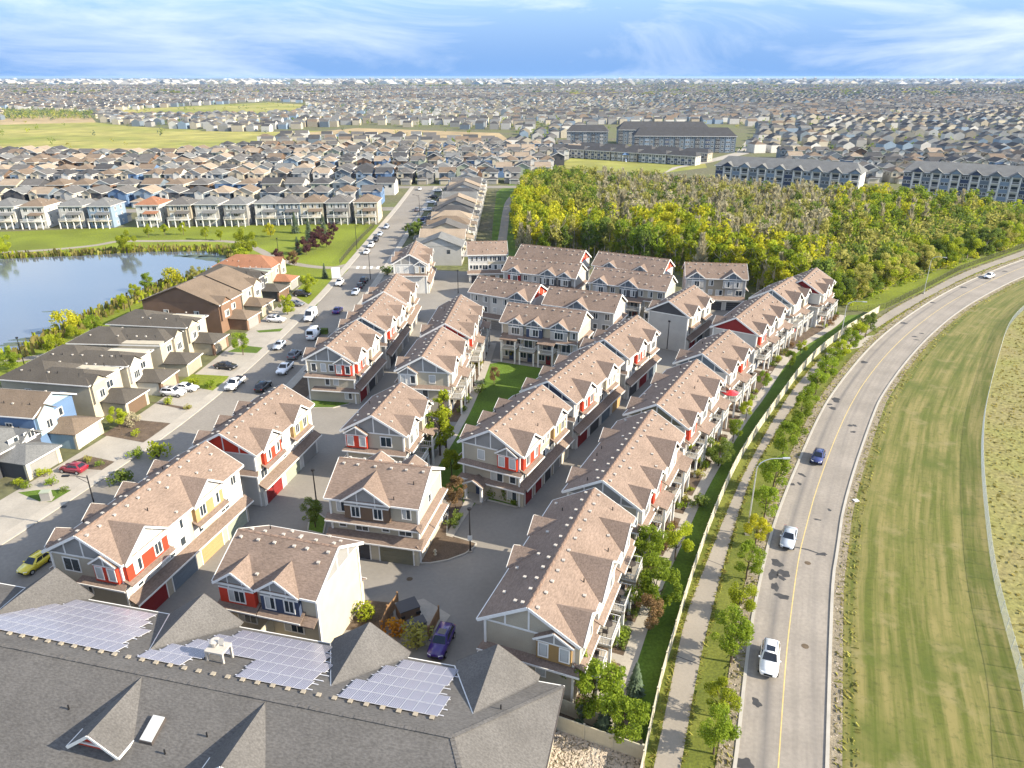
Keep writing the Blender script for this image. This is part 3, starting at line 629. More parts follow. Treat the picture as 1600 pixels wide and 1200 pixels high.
townhouse('N3', 'townhouse row at the far end of the inner lane by the grey block, red bay', (944, 530), (996, 492), 'white', gar(['charcoal', 'darkred', 'slate'], [(6.5, 4.4, 'red'), (13, 3.6, 'white')], ['white', 'white', 'white']), st(3, 9), dict(panel='slate', wins=[(2.6, 6, .8, 1.3)]), 'stone')
townhouse('E1', 'long tan-roofed townhouse row nearest the camera with mustard bay, behind the leafy trees', (824, 949), (929, 762), 'beige', bal([(2.6, 4.4, 'cream'), (9.8, 6.2, 'white'), (17.6, 4.6, 'white')], units=4, tall=False), gar(['stone', 'beige', 'darkred'], [(10, 3.4, 'cream'), (16, 3.4, 'cream')]),
          dict(panel='beige', bays=[(.9, 4.2, 'mustard')], wins=[(-3.4, 3.3, .8, 1.4), (-1.4, 3.1, .8, 1.5), (1.2, 3.1, .8, 1.5)], skirts=[(5.3, -4.9, 5.1)]))
townhouse('E2', 'second townhouse row along the path fence, three dormers and brown porch roof', (941, 750), (1019, 640), 'cream', bal([(2.6, 3.6, 'white'), (7.6, 3.6, 'red'), (14.5, 5.6, 'white')], units=4), gar(['stone', 'beige', 'darkred'], [(4, 3.2, 'cream'), (16, 3.2, 'cream')]), dict(panel='stone', wins=[]))
townhouse('E3', 'third townhouse row along the path fence, red upper wall beside its balconies', (1026, 631), (1089, 561), 'white', bal([(3, 3.6, 'red'), (9, 3.6, 'white'), (15.6, 4.8, 'white')], units=4), gar(['stone', 'beige'], [(4, 3.2, 'cream'), (15, 3.2, 'cream')]), dict(panel='olive', wins=[]))
townhouse('E4', 'fourth townhouse row along the path fence with dark gable panel', (1097, 552), (1139, 515), 'white', bal([(3.4, 3.6, 'white'), (10, 4.0, 'red')], units=3), gar(['stone', 'beige'], [(4, 3.2, 'cream')]), dict(panel='slate', wins=[]))
townhouse('E5', 'townhouse row with big dark red gable above the path fence', (1150, 496), (1200, 457), 'grey', bal([(3.4, 3.8, 'red'), (9.6, 3.6, 'white'), (16, 4.2, 'white')], units=4), gar(['stone', 'beige'], [(4, 3.2, 'cream')]), dict(panel='darkred', verts=(), wins=[]))
townhouse('E6', 'townhouse row between the dark red gables near the woods', (1207, 452), (1238, 432), 'white', bal([(4, 5.0, 'white'), (10.5, 3.6, 'cream')], units=3), gar(['stone'], []), dict(panel='slate', wins=[]))
townhouse('E7', 'last townhouse row by the woods, dark red gable above white balconies', (1254, 437), (1276, 418), 'white', bal([(4, 4.0, 'white'), (9.5, 3.6, 'white')], units=3), gar(['stone'], []), dict(panel='darkred', verts=(), wins=[]))
townhouse('B6', 'plain grey townhouse block with dark gable beside the slim lane lamp', (1045, 470), (1085, 445), 'grey', gar(['darkred', 'charcoal', 'stone'], [(3.6, 4.2, 'cream'), (11, 4, 'white')], ['white', 'white', 'cream']), st(4), dict(panel='charcoal', verts=(), wins=[], skirts=[]))
bx = lambda bays, **k: dict(kind='balcony', bays=bays, gable='slate', **k)
townhouse('B9', 'balconied townhouse row facing the courtyard lawn, navy bays under two gables', (917, 486), (794, 472), 'beige', gar(['stone', 'beige'], []), bx([(4.2, 3.6, 'grey'), (9.4, 3.4, 'navy'), (13.4, 3.2, 'grey')], units=4), dict(panel='cream', wins=[]))
townhouse('B8', 'grey and white townhouse row behind the balconied courtyard row', (972, 460), (859, 447), 'grey', st(4, 10), gar(['charcoal', 'stone'], [(8.4, 4.6, 'grey')], ['grey', 'grey', 'white'], gable='slate', bayskirt=False), dict(panel='cream', wins=[(-3.6, .9, .8, 1.2)]))
townhouse('B7', 'grey and white townhouse row with orange-red gable above the lane', (845, 444), (748, 430), 'white', st(4, 11), gar(['charcoal', 'stone'], [(3.2, 4.6, 'grey')], ['grey', 'white', 'grey'], gable='slate', bayskirt=False), dict(panel='red', wins=[]))
townhouse('B2', 'long townhouse row with dark bays, second from the woods, cream gable end', (910, 411), (795, 400), 'grey', gar(['stone', 'beige'], []), bx([(3.0, 3.2, 'charcoal'), (7.4, 4.2, 'charcoal'), (16.6, 3.4, 'darkred')], units=4), dict(panel='cream', wins=[]))
townhouse('B1', 'brown-roofed townhouse row against the woods with orange-red gable, west one', (915, 391), (815, 381), 'white', bal([(5, 3.4, 'white')]), gar(['stone', 'beige'], []), dict(panel='red', wins=[]))
townhouse('B4', 'townhouse row with white gabled bays in front of the row by the woods', (1052, 430), (930, 416), 'beige', gar(['stone', 'beige'], []), bx([(9.2, 4.4, 'charcoal'), (16.4, 3.6, 'grey')], units=4), dict(panel='cream', wins=[]))
townhouse('B3', 'brown-roofed townhouse row against the woods with red gable, east one', (1047, 405), (936, 392), 'white', bal([(5, 3.4, 'white')]), gar(['stone', 'beige'], [(6.0, 3.6, 'grey'), (14.5, 3.6, 'grey')], gable='slate', bayskirt=False), dict(panel='red', wins=[]))
townhouse('B5', 'white and grey townhouse block with two gables and dark garages by the woods', (1167, 412), (1070, 409), 'white', bal([(5, 3.4, 'white')]), gar(['charcoal', 'charcoal', 'stone'], [(3.8, 4.4, 'grey'), (12.6, 4.0, 'grey')], ['grey', 'taupe', 'grey'], gable='slate', bayskirt=False, base='white'), dict(panel='white', wins=[]))
townhouse('B10', 'square-on brown-roofed townhouse block with four window columns at the lane head', (792, 376), (729, 377), 'white', st(4), gar(['olive', 'rust', 'charcoal', 'charcoal'], [], ['cream', 'cream', 'white', 'white'], units=4), dict(panel='grey', wins=[]))
def lp(k, x, y):
    a, ang, L = BLOCK[k]; return (a.x + x * math.cos(ang) + y * math.sin(ang), a.y - x * math.sin(ang) + y * math.cos(ang))
# entry porch on the court-side gable of the row with red bays (part of that row)
T = [o for o in COL.objects if o.get('label', '').startswith('townhouse row with red bays and a little gabled')][0]
for q in (-1, 1):
    obj('porch_roof', MB().slab([(-1.9, .45, 3.5), (-1.9, -1.5, 3.5), (-1.9 + q * 1.6, -1.5, 2.65), (-1.9 + q * 1.6, .45, 2.65)], .12), M['roof_tan'], T)
    obj('bargeboard', MB().beam((-1.9, -1.53, 3.42), (-1.9 + q * 1.6, -1.53, 2.58), .06, .2), M['trim'], T)
    obj('porch_post', MB().box(-1.9 + q * 1.2 - .16, -1.9 + q * 1.2 + .16, -1.35, -1.03, .3, 2.6), M['trim'], T)
obj('porch_floor', MB().box(-3.4, -.4, -1.6, .4, 0, .3), M['concrete'], T)
obj('door', MB().box(-2.4, -1.4, .38, .44, .3, 2.4), M['navy'], T)

# complex ground: asphalt lanes, courtyard lawn, walks, planting islands
i0 = [p for p in offset(SRp, 1.9) if 36 < p.y < 214]
flat('lane_asphalt', [tuple(p) for p in i0] + [(-28, 216), (0, 212), lp('B1', 6, 0), lp('B5', 5, -1), lp('E7', 0, 15), lp('E7', 4.6, 14), lp('E5', 4.6, 0), lp('E4', 4.6, 0), lp('E3', 4.6, 0), lp('E2', 4.6, 0), lp('E1', 4.6, 0), (4, 48), (-4, 47), (-36, 53)], .02, 'asphalt')
ribbon('street_bed', [p for p in offset(SRp, 1.9) if 60 < p.y < 175], [p for p in offset(SRp, 6.0) if 60 < p.y < 176][:len([p for p in offset(SRp, 1.9) if 60 < p.y < 175])], .05, 'mulch')
el = [lp('E1', 7.9, -6), lp('E1', 7.9, 8), lp('E1', 7.9, 20), lp('E2', 7.9, 8), lp('E2', 7.9, 20), lp('E3', 7.9, 10), lp('E4', 7.9, 2), lp('E4', 7.9, 12), lp('E5', 7.9, 8), lp('E5', 7.9, 20), lp('E7', 7.9, 4), lp('E7', 7.9, 14)]
el = resample(smooth(el, 2), 3)
LAWN_E = ribbon('fence_lawn', at_param(offset(el, .6), 70), at_param([Vector(p) for p in FB0[5:]], 70), .03, 'lawn')
ribbon('front_walk', offset(el, -.75), offset(el, .75), .06, 'sidewalk')
ribbon('front_bed', at_param([Vector(lp(k, 4.3, y)) for k, y in (('E1', -6), ('E1', 20), ('E2', 2), ('E2', 20), ('E3', 2), ('E3', 18), ('E4', 2), ('E4', 13), ('E5', 2), ('E5', 20), ('E7', 2), ('E7', 13))], 70), at_param(offset(el, -.75), 70), .045, 'mulch')
for k, n in (('E1', 4), ('E2', 4), ('E3', 4), ('E4', 3), ('E5', 4), ('E7', 3)):
    a, ang, L = BLOCK[k]; ul = (L - .9) / n
    for i in range(n):
        y = .45 + ul * (i + .5); flat('entry_walk', [lp(k, 4.3, y - .6), lp(k, 4.3, y + .6), lp(k, 7.4, y + .6), lp(k, 7.4, y - .6)], .066, 'sidewalk')
mw = resample(smooth([lp('M2', 6.2, -4), lp('M2', 6.6, 6), lp('M3', 7.0, 0), lp('M3', 7.0, 14), lp('M4', 7.0, 4), lp('M4', 7.0, 20)], 2), 2)
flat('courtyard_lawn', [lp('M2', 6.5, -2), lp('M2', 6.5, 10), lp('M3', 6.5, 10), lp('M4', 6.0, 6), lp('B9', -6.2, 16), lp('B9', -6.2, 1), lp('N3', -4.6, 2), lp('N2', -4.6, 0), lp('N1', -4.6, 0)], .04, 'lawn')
flat('courtyard_bed', [lp('M3', 4.3, -2), lp('M3', 4.3, 16), lp('M4', 4.3, 20), lp('M4', 6.6, 20), lp('M3', 6.6, 10), lp('M3', 6.6, -2)], .05, 'mulch')
ribbon('courtyard_walk', offset(mw, -.65), offset(mw, .65), .06, 'sidewalk')
flat('courtyard_walk', [lp('B9', -5.2, -1), lp('B9', -6.6, -1), lp('B9', -6.6, 18), lp('B9', -5.2, 18)], .058, 'sidewalk')
def kerb_island(name, pts, m, z=.14):
    pts = [Vector(p) for p in pts]; flat(name, pts, z, m, h=z)
    b = MB()
    for p, q in zip(pts, pts[1:] + pts[:1]):
        if (p - q).length > .05: b.beam((p.x, p.y, z * .5 + .02), (q.x, q.y, z * .5 + .02), .18, z + .04)
    obj('kerb', b, M['curb'])['kind'] = 'structure'
kerb_island('court_island', px((656, 881), (672, 881), (700, 876), (727, 866), (741, 856), (744, 850), (705, 838), (698, 836), (700, 800)), 'mulch')
flat('court_walk', px((697, 838), (707, 841), (742, 786), (757, 757), (768, 738), (735, 736), (728, 752), (741, 757)), .15, 'sidewalk', h=.15)
flat('court_grass', px((722, 782), (733, 797), (743, 788), (735, 770), (726, 758)), .12, 'lawn')
flat('court_bed', px((700, 800), (698, 830), (724, 806), (722, 782), (712, 770)), .11, 'mulch')
kerb_island('porch_bed', px((762, 782), (808, 793), (818, 786), (816, 774), (764, 765)), 'lawn')
kerb_island('lane_island', px((481, 830), (505, 836), (510, 812), (498, 803), (484, 808)), 'lawn')
kerb_island('lane_lawn', px((486, 638), (520, 638), (545, 632), (556, 624), (520, 618), (486, 618)), 'lawn')
flat('side_yard', px((570, 938), (625, 944), (600, 985), (540, 985)), .07, 'mulch')
flat('bin_pad', px((612, 948), (662, 936), (704, 962), (670, 1010), (625, 1000)), .08, 'concrete')
flat('rock_garden', [(3.2, 49.5), (11.6, 46.6), (10.6, 38), (2.5, 40)], .05, 'gravel')
flat('corner_bed', [(3.5, 55), (9.2, 53), (11.4, 46.8), (3.6, 49.3)], .055, 'mulch')

# ------------------------------------------------------------------ foreground building with solar roof
EA = math.atan2(-.23194685872154946, .9727284588872711)
FB = thing('apartment_building', 'large grey-shingled building in the foreground with solar arrays on its roof', 'building', (-4.34, 38.06, 0), EA)
zf = lambda y: 10.2 - .3845 * abs(y)
obj('wall', MB().box(-62, 5.9, -9.8, 9.8, 0, 6.1), M['beige'], FB)
r = MB(); r.slab([(-64, 0, 10.2), (0, 0, 10.2), (6.52, 10.4, 6.2), (-64, 10.4, 6.2)][::-1], .2); r.slab([(-64, 0, 10.2), (0, 0, 10.2), (6.52, -10.4, 6.2), (-64, -10.4, 6.2)], .2); r.slab([(0, 0, 10.2), (6.52, 10.4, 6.2), (6.52, -10.4, 6.2)][::-1], .2)
FR = obj('roof', r, M['roof_grey'], FB)
c = MB()
for i in range(210):
    x = -64 + i * .305; t = R.uniform(.02, .07); c.box(x, x + .29, -.17, .17, 10.12, 10.2 + t)
for q in (1, -1):
    for i in range(40):
        a_, b_ = i / 40, (i + .94) / 40; c.beam((6.52 * a_, q * 10.4 * a_, 10.19 - 4 * a_), (6.52 * b_, q * 10.4 * b_, 10.22 - 4 * b_), .34, .05)
tag(obj('ridge_cap', c, M['roof_grey'], FR), kind='stuff')
obj('fascia', MB().box(-64, 6.6, 10.4, 10.5, 5.98, 6.19), M['trim'], FB); obj('fascia', MB().box(6.52, 6.62, -10.4, 10.4, 5.98, 6.19), M['trimdark'], FB)
for xc in (-45.05, -28.25, -11.35, .55):
    obj('gable_wall', MB().slab([(xc - 3.0, 10.3, 5.5), (xc + 3.0, 10.3, 5.5), (xc + 3.0, 10.3, 6.2), (xc, 10.3, 8.6), (xc - 3.0, 10.3, 6.2)], .4, (0, 1, 0)), M['darkred'], FB)
    for q in (-1, 1):
        p = [(xc, 11.1, 8.85), (xc, 3.5, 8.85), (xc + q * 3.75, 10.4, 6.22), (xc + q * 3.75, 11.1, 6.15)]
        obj('dormer_roof', MB().slab([(x, y, z + .03) for x, y, z in (p[::-1] if q < 0 else p)][::-1], .1), M['roof_grey'], FB)
        obj('bargeboard', MB().beam((xc, 11.13, 8.74), (xc + q * 3.75, 11.13, 6.07), .06, .2), M['trimdark'], FB)
        obj('valley_flashing', MB().beam((xc, 3.5, 8.87), (xc + q * 3.75, 10.4, 6.26), .12, .03), M['galv' if q < 0 else 'roof_grey'], FB)
for xc in (-25.7, -14.8):
    obj('gable_wall', MB().slab([(xc - 1.8, -5.4, 7.4), (xc + 1.8, -5.4, 7.4), (xc + 1.8, -5.4, 8.65), (xc, -5.4, 9.95), (xc - 1.8, -5.4, 8.65)][::-1], 1.6, (0, 1, 0)), M['red'], FB)
    obj('bay_trim', MB().box(xc - 1.9, xc + 1.9, -5.52, -5.41, 8.45, 8.62), M['trim'], FB)
    for q in (-1, 1):
        p = [(xc, -6.0, 10.15), (xc, -.25, 10.15), (xc + q * 2.2, -4.3, 8.53), (xc + q * 2.2, -6.0, 8.5)]
        obj('dormer_roof', MB().slab(p if q < 0 else p[::-1], .1), M['roof_grey'], FB)
        obj('bargeboard', MB().beam((xc, -6.03, 10.05), (xc + q * 2.2, -6.03, 8.4), .06, .24), M['trim'], FB)
        obj('fascia', MB().beam((xc + q * 2.24, -6.0, 8.42), (xc + q * 2.24, -4.4, 8.42), .07, .2), M['trim'], FB)
for q in (-1, 1):      # side gable on the hip end
    p = [(7.0, -3.9, 8.4), (2.9, -3.9, 8.4), (6.52, -3.9 + q * 3.4, 6.25), (7.0, -3.9 + q * 3.4, 6.2)]
    obj('dormer_roof', MB().slab([(x, y, z + .03) for x, y, z in (p if q < 0 else p[::-1])], .1), M['roof_grey'], FB)
    obj('bargeboard', MB().beam((7.03, -3.9, 8.3), (7.03, -3.9 + q * 3.4, 6.1), .06, .24), M['trim'], FB)
obj('gable_wall', MB().slab([(5.9, -6.8, 5.6), (5.9, -1, 5.6), (5.9, -1, 6.3), (5.9, -3.9, 8.2), (5.9, -6.8, 6.3)], .7, (1, 0, 0)), M['white'], FB)
# solar arrays: rows of panels, each panel a piece of its own
pm = bpy.data.meshes.new('solar_panel'); q_ = MB(); q_.box(-.5, .5, -.8, .8, 0, .035)
nf = len(q_.f); q_.f = q_.f; q_.box(-.485, .485, -.78, .78, .036, .040); nc = len(q_.f)
for i in range(1, 6): x = -.485 + .97 * i / 6; q_.box(x - .006, x + .006, -.78, .78, .041, .043)
pm.from_pydata(q_.v, [], q_.f); pm.materials.append(M['panelframe']); pm.materials.append(M['panel'])
for i, p in enumerate(pm.polygons): p.material_index = 1 if nf <= i < nc else 0
TH = math.atan(.3845)
def array(rows):
    rail = MB()
    for y, x0, x1 in rows:
        for dy in (-.45, .45): rail.beam((x0 - .25, y + dy, zf(y + dy) + .09), (x1 + .3, y + dy, zf(y + dy) + .09), .05, .05)
    A = obj('solar_array', rail, M['panelframe'], FB)
    for y, x0, x1 in rows:
        n = max(1, round((x1 - x0) / 1.02))
        for i in range(n):
            o = obj('solar_panel', pm, None, A, (x0 + .51 + i * 1.02, y, zf(y) + .13)); o.rotation_euler[0] = -TH
yr = [2.75, 4.3, 5.85, 7.4, 8.95]
array([(yr[0], -49.7, -30.4), (yr[1], -48.3, -30.9), (yr[2], -45.0 + .0, -31.0), (yr[3], -43.8 + .5, -32.0), (yr[4], -42.0, -33.0)])
array([(yr[0], -28.1, -24.1), (yr[1], -27.3, -23.5), (yr[0], -18.9, -12.6), (yr[1], -19.1, -12.5), (yr[2], -26.0, -12.9), (yr[3], -25.0, -13.5), (yr[4], -23.6, -14.0)])
array([(yr[0], -9.95, -1.7), (yr[1], -9.95, -2.0), (yr[2], -8.9, -2.5), (yr[3], -8.7, -2.8), (yr[4], -7.7, -2.6)])
bxv = MB().box(-.13, .13, -.13, .13, -.1, .1).box(-.18, .18, -.18, .18, .1, .18).mesh('vent')
for i in range(44):
    x = -58 + i * 1.33
    if x < -1: obj('vent', bxv, M['taupe'], FR, (x, 1.75, zf(1.75)))
for x, y in ((-39.5, -2.2), (-20.5, -4.8), (-18, -3.2), (-8.6, -5.4), (2.4, 4.9), (-30, -3.4)): obj('vent_pipe', _p, M['black'], FR, (x, y, zf(y)))
sk = MB().slab([(-22.9, -2.7, zf(2.7) + .28), (-21.8, -2.7, zf(2.7) + .28), (-21.8, -4.5, zf(4.5) + .28), (-22.9, -4.5, zf(4.5) + .28)][::-1], .3)
o = obj('skylight', sk, M['trimdark'], FR); obj('skylight_dome', MB().slab([(-22.85, -2.75, zf(2.75) + .33), (-21.85, -2.75, zf(2.75) + .33), (-21.85, -4.45, zf(4.45) + .33), (-22.85, -4.45, zf(4.45) + .33)][::-1], .05), M['blind'], FB)
sx_, sy_ = -22.0, 4.3
c_, s_ = math.cos(EA), math.sin(EA)
ST = thing('roof_stand', 'white square metal stand with a drum and small dish on the solar roof', 'stand', (-4.34 + sx_ * c_ - sy_ * s_, 38.06 + sx_ * s_ + sy_ * c_, zf(sy_)), EA)
obj('stand_top', MB().box(-.85, .85, -.7, .7, 1.15, 1.32), M['vent'], ST)
for x in (-.74, .74):
    for y in (-.6, .6): obj('leg', MB().box(x - .09, x + .09, y - .09, y + .09, -.45, 1.15), M['vent'], ST)
obj('drum', MB().tube([(-.3, .1, 1.32), (-.3, .1, 1.5), (-.3, .1, 1.85), (-.3, .1, 1.92)], [.3, .36, .46, .3], 14), M['vent'], ST)
obj('dish', MB().tube([(.45, .2, 1.32), (.45, .2, 1.8), (.45, .1, 1.95), (.45, -.05, 2.05)], [.06, .06, .12, .3], 10), M['vent'], ST)

# ------------------------------------------------------------------ detached houses
_house = {}
def house_parts(w, d, h, style, gd, gw, gx, deck):
    k = (w, d, h, style, gd, gw, gx, deck)
    if k in _house: return _house[k]
    P = []; x0, x1, y0, y1 = -w / 2, w / 2, gd, gd + d; o = .5; e = h - .08; pit = .48
    P.append(('wall', MB().box(x0, x1, y0, y1, 0, h), 'wall'))
    r = MB(); X0, X1, Y0, Y1 = x0 - o, x1 + o, y0 - o, y1 + o
    if style == 'hip':       # ridge along the depth
        rh = (X1 - X0) / 2 * pit; i = min((X1 - X0) / 2, (Y1 - Y0) / 2 - .5)
        a_, b_ = (0, Y0 + i, e + rh), (0, Y1 - i, e + rh)
        r.slab([(X0, Y0, e), (X1, Y0, e), a_], .15); r.slab([(X1, Y1, e), (X0, Y1, e), b_], .15)
        r.slab([(X1, Y0, e), (X1, Y1, e), b_, a_], .15); r.slab([(X0, Y1, e), (X0, Y0, e), a_, b_], .15)
    elif style == 'hip2':    # deep hip roof behind a lower, narrower hip over the front rooms
        def hip(r, X0, X1, Y0, Y1, e):
            q = (X1 - X0) / 2; rh = q * pit; i = min(q, (Y1 - Y0) / 2 - .3); xm = (X0 + X1) / 2; a_, b_ = (xm, Y0 + i, e + rh), (xm, Y1 - i, e + rh)
            r.slab([(X0, Y0, e), (X1, Y0, e), a_], .15); r.slab([(X1, Y1, e), (X0, Y1, e), b_], .15); r.slab([(X1, Y0, e), (X1, Y1, e), b_, a_], .15); r.slab([(X0, Y1, e), (X0, Y0, e), a_, b_], .15)
        ym = Y0 + (Y1 - Y0) * .42; hip(r, X0, X1, ym, Y1, e); fs = X0 + (X1 - X0) * (.0 if gx > 0 else .24); hip(r, fs + .02, fs + (X1 - X0) * .76, Y0, ym + 5, e - .03)
    elif style == 'gx':      # ridge along the width
        rh = (Y1 - Y0) / 2 * pit * .8; ym = (Y0 + Y1) / 2
        r.slab([(X0, Y0, e), (X1, Y0, e), (X1, ym, e + rh), (X0, ym, e + rh)], .15); r.slab([(X1, Y1, e), (X0, Y1, e), (X0, ym, e + rh), (X1, ym, e + rh)], .15)
        for x, dr in ((x0, 1), (x1, -1)): P.append(('gable_wall', MB().slab([(x, y0, h - .1), (x, y1, h - .1), (x, ym, h + rh - .35)], .1, (dr, 0, 0)), 'wall'))
    else:                    # 'gy' ridge along the depth, gables front and back
        rh = (X1 - X0) / 2 * pit
        r.slab([(X0, Y0, e), (0, Y0, e + rh), (0, Y1, e + rh), (X0, Y1, e)][::-1], .15); r.slab([(X1, Y1, e), (0, Y1, e + rh), (0, Y0, e + rh), (X1, Y0, e)][::-1], .15)
        for y, dr in ((y0, 1), (y1, -1)): P.append(('gable_wall', MB().slab([(x0, y, h - .1), (x1, y, h - .1), (0, y, h + rh - .35)], .1, (0, dr, 0)), 'accent'))
    P.append(('roof', r, 'roof'))
    f = MB(); f.box(X0, X1, Y0 - .07, Y0, e - .2, e - .02); f.box(X0, X1, Y1, Y1 + .07, e - .2, e - .02)
    f.box(X0 - .07, X0, Y0, Y1, e - .2, e - .02); f.box(X1, X1 + .07, Y0, Y1, e - .2, e - .02)
    if style == 'gy':
        for a_, b_ in ((X0 - .07, X0), (X1, X1 + .07)): P.append(('fascia', MB().box(a_, b_, Y0, Y1, e - .2, e - .02), 'trim'))
        for y in (Y0 - .03, Y1 + .03):
            for q in (X0, X1): P.append(('bargeboard', MB().beam((0, y, e + rh - .1), (q, y, e - .1), .06, .22), 'trim'))
    elif style == 'gx':
        for a_, b_ in ((Y0 - .07, Y0), (Y1, Y1 + .07)): P.append(('fascia', MB().box(X0, X1, a_, b_, e - .2, e - .02), 'trim'))
    else: P.append(('fascia', f, 'trim'))
    if gd > 0:
        P.append(('garage_wall', MB().box(gx - gw / 2, gx + gw / 2, 0, gd + .02, 0, 2.8), 'accent'))
        gr = MB(); a0, a1, rz_ = gx - gw / 2 - .35, gx + gw / 2 + .35, gw * .22
        gr.slab([(a0, -.45, 2.75), (a1, -.45, 2.75), (gx, gw * .42, 2.75 + rz_)], .12); gr.slab([(a1, -.45, 2.75), (a1, gd, 2.75), (gx, gd, 2.75 + rz_), (gx, gw * .42, 2.75 + rz_)], .12); gr.slab([(a0, gd, 2.75), (a0, -.45, 2.75), (gx, gw * .42, 2.75 + rz_), (gx, gd, 2.75 + rz_)], .12)
        P.append(('garage_roof', gr, 'roof'))
        P.append(('garage_door', MB().box(gx - gw / 2 + .6, gx + gw / 2 - .6, -.05, .0, .02, 2.2), 'door'))
        P.append(('garage_fascia', MB().box(a0, a1, -.52, -.45, 2.55, 2.73), 'trim'))
        # front gablet over the upper window
        sx2 = -1 if gx > 0 else 1; bw = w * .42; xc = sx2 * (w / 2 - bw / 2 - .2); zt = h + bw * .32
        P.append(('front_bay', MB().slab([(xc - bw / 2, gd - .5, 3.0), (xc + bw / 2, gd - .5, 3.0), (xc + bw / 2, gd - .5, h - .1), (xc, gd - .5, zt - .1), (xc - bw / 2, gd - .5, h - .1)], .55, (0, 1, 0)), 'accent'))
        br = MB()
        for q in (-1, 1):
            p = [(xc, gd - .85, zt + .1), (xc + q * (bw / 2 + .3), gd - .85, h - .25), (xc + q * (bw / 2 + .3), gd + bw * .5, h - .1), (xc, gd + bw * .85, zt + .1)]
            br.slab(p if q > 0 else p[::-1], .1)
        P.append(('bay_roof', br, 'roof'))
    if deck:
        P.append(('deck', MB().box(x0 + .4, x1 - .4, y1 + .02, y1 + 2.6, 2.7, 2.92), 'accent'))
        p = MB()
        for i in range(4): x = x0 + .6 + (w - 1.2) * i / 3; p.box(x - .15, x + .15, y1 + 2.2, y1 + 2.5, 0, 2.7 if i % 2 else 5.3)
        P.append(('post', p, 'trim'))
        p = MB().box(x0 + .4, x1 - .4, y1 + 2.5, y1 + 2.56, 3.75, 3.85)
        for i in range(22): x = x0 + .45 + (w - .95) * i / 21; p.box(x, x + .05, y1 + 2.5, y1 + 2.55, 2.92, 3.75)
        P.append(('railing', p, 'trim'))
        P.append(('porch_roof', MB().slab([(x0 + .3, y1, 5.9), (x0 + w * .62, y1, 5.9), (x0 + w * .62, y1 + 2.9, 5.3), (x0 + .3, y1 + 2.9, 5.3)][::-1], .14), 'roof'))
    _house[k] = [(n, b.mesh(n), role) for n, b, role in P]; return _house[k]
def house(label, loc, rz, w, d, h, style, cols, gd=4.5, gw=5.6, gx=1.6, deck=False, detail=1, group=None, name='house'):
    T = thing(name, label, 'house', (loc[0], loc[1], 0), rz, group)
    for n, me, role in house_parts(w, d, h, style, gd, gw, gx, deck):
        if role == 'trim' and detail == 0 and n != 'fascia': continue
        obj(n, me, M[cols.get(role, 'trim')], T, kind='stuff' if n in ('post',) else None)
    x0, x1, y0, y1 = -w / 2, w / 2, gd, gd + d
    if detail >= 2:
        fl = [z for z in (.9, 3.7, 6.3) if z + 1.3 < h]
        for z in fl:
            for x in ((-w * .3, 0, w * .3) if deck else (-w * .25, w * .25)): window(T, x, y1, z, math.pi, 1.5, 1.35, 1)
            for y in (y0 + d * .3, y0 + d * .7): window(T, x1, y, z, math.pi / 2, 1.0, 1.2, 1); window(T, x0, y, z, -math.pi / 2, 1.0, 1.2, 1)
        if gd > 0:
            sx2 = -1 if gx > 0 else 1; bw = w * .42; window(T, sx2 * (w / 2 - bw / 2 - .2), gd - .5, 3.6, 0, 1.6, 1.3, 2)
            window(T, gx, gd, 4.2 if h > 6 else 3.6, 0, 1.5, 1.2, 1)
            if cols.get('pillar'):
                for q in (-1, 1): obj('stone_pillar', MB().box(gx + q * (gw / 2 - .25) - .35, gx + q * (gw / 2 - .25) + .35, -.12, .3, 0, 2.5), M[cols['pillar']], T)
        for i in range(8): vent(T, R.choice((-1, 1)) * w * .3, y0 + 1.5 + (d - 3) * i / 8, h + (w * .2 + .5) * .48 - .15, i % 3 == 0)
    elif detail == 1:
        b = MB()
        for z in (3.7,) if h < 7 else (.9, 3.7, 6.2):
            for x in (-w * .27, w * .2):
                b.box(x - .75, x + .75, y1, y1 + .04, z, z + 1.25)
                if z > 3: b.box(x - .7, x + .7, y0 - .04 - (.5 if x < 0 and gd > 0 else 0), y0, z, z + 1.2)
            for y in (y0 + d * .3, y0 + d * .72):
                b.box(x1, x1 + .04, y - .5, y + .5, z, z + 1.2); b.box(x0 - .04, x0, y - .5, y + .5, z, z + 1.2)
        k = ('w', w, d, h, gd)
        if k not in _house: _house[k] = b.mesh('window')
        obj('window', _house[k], M['glass'], T, kind='stuff')
    return T
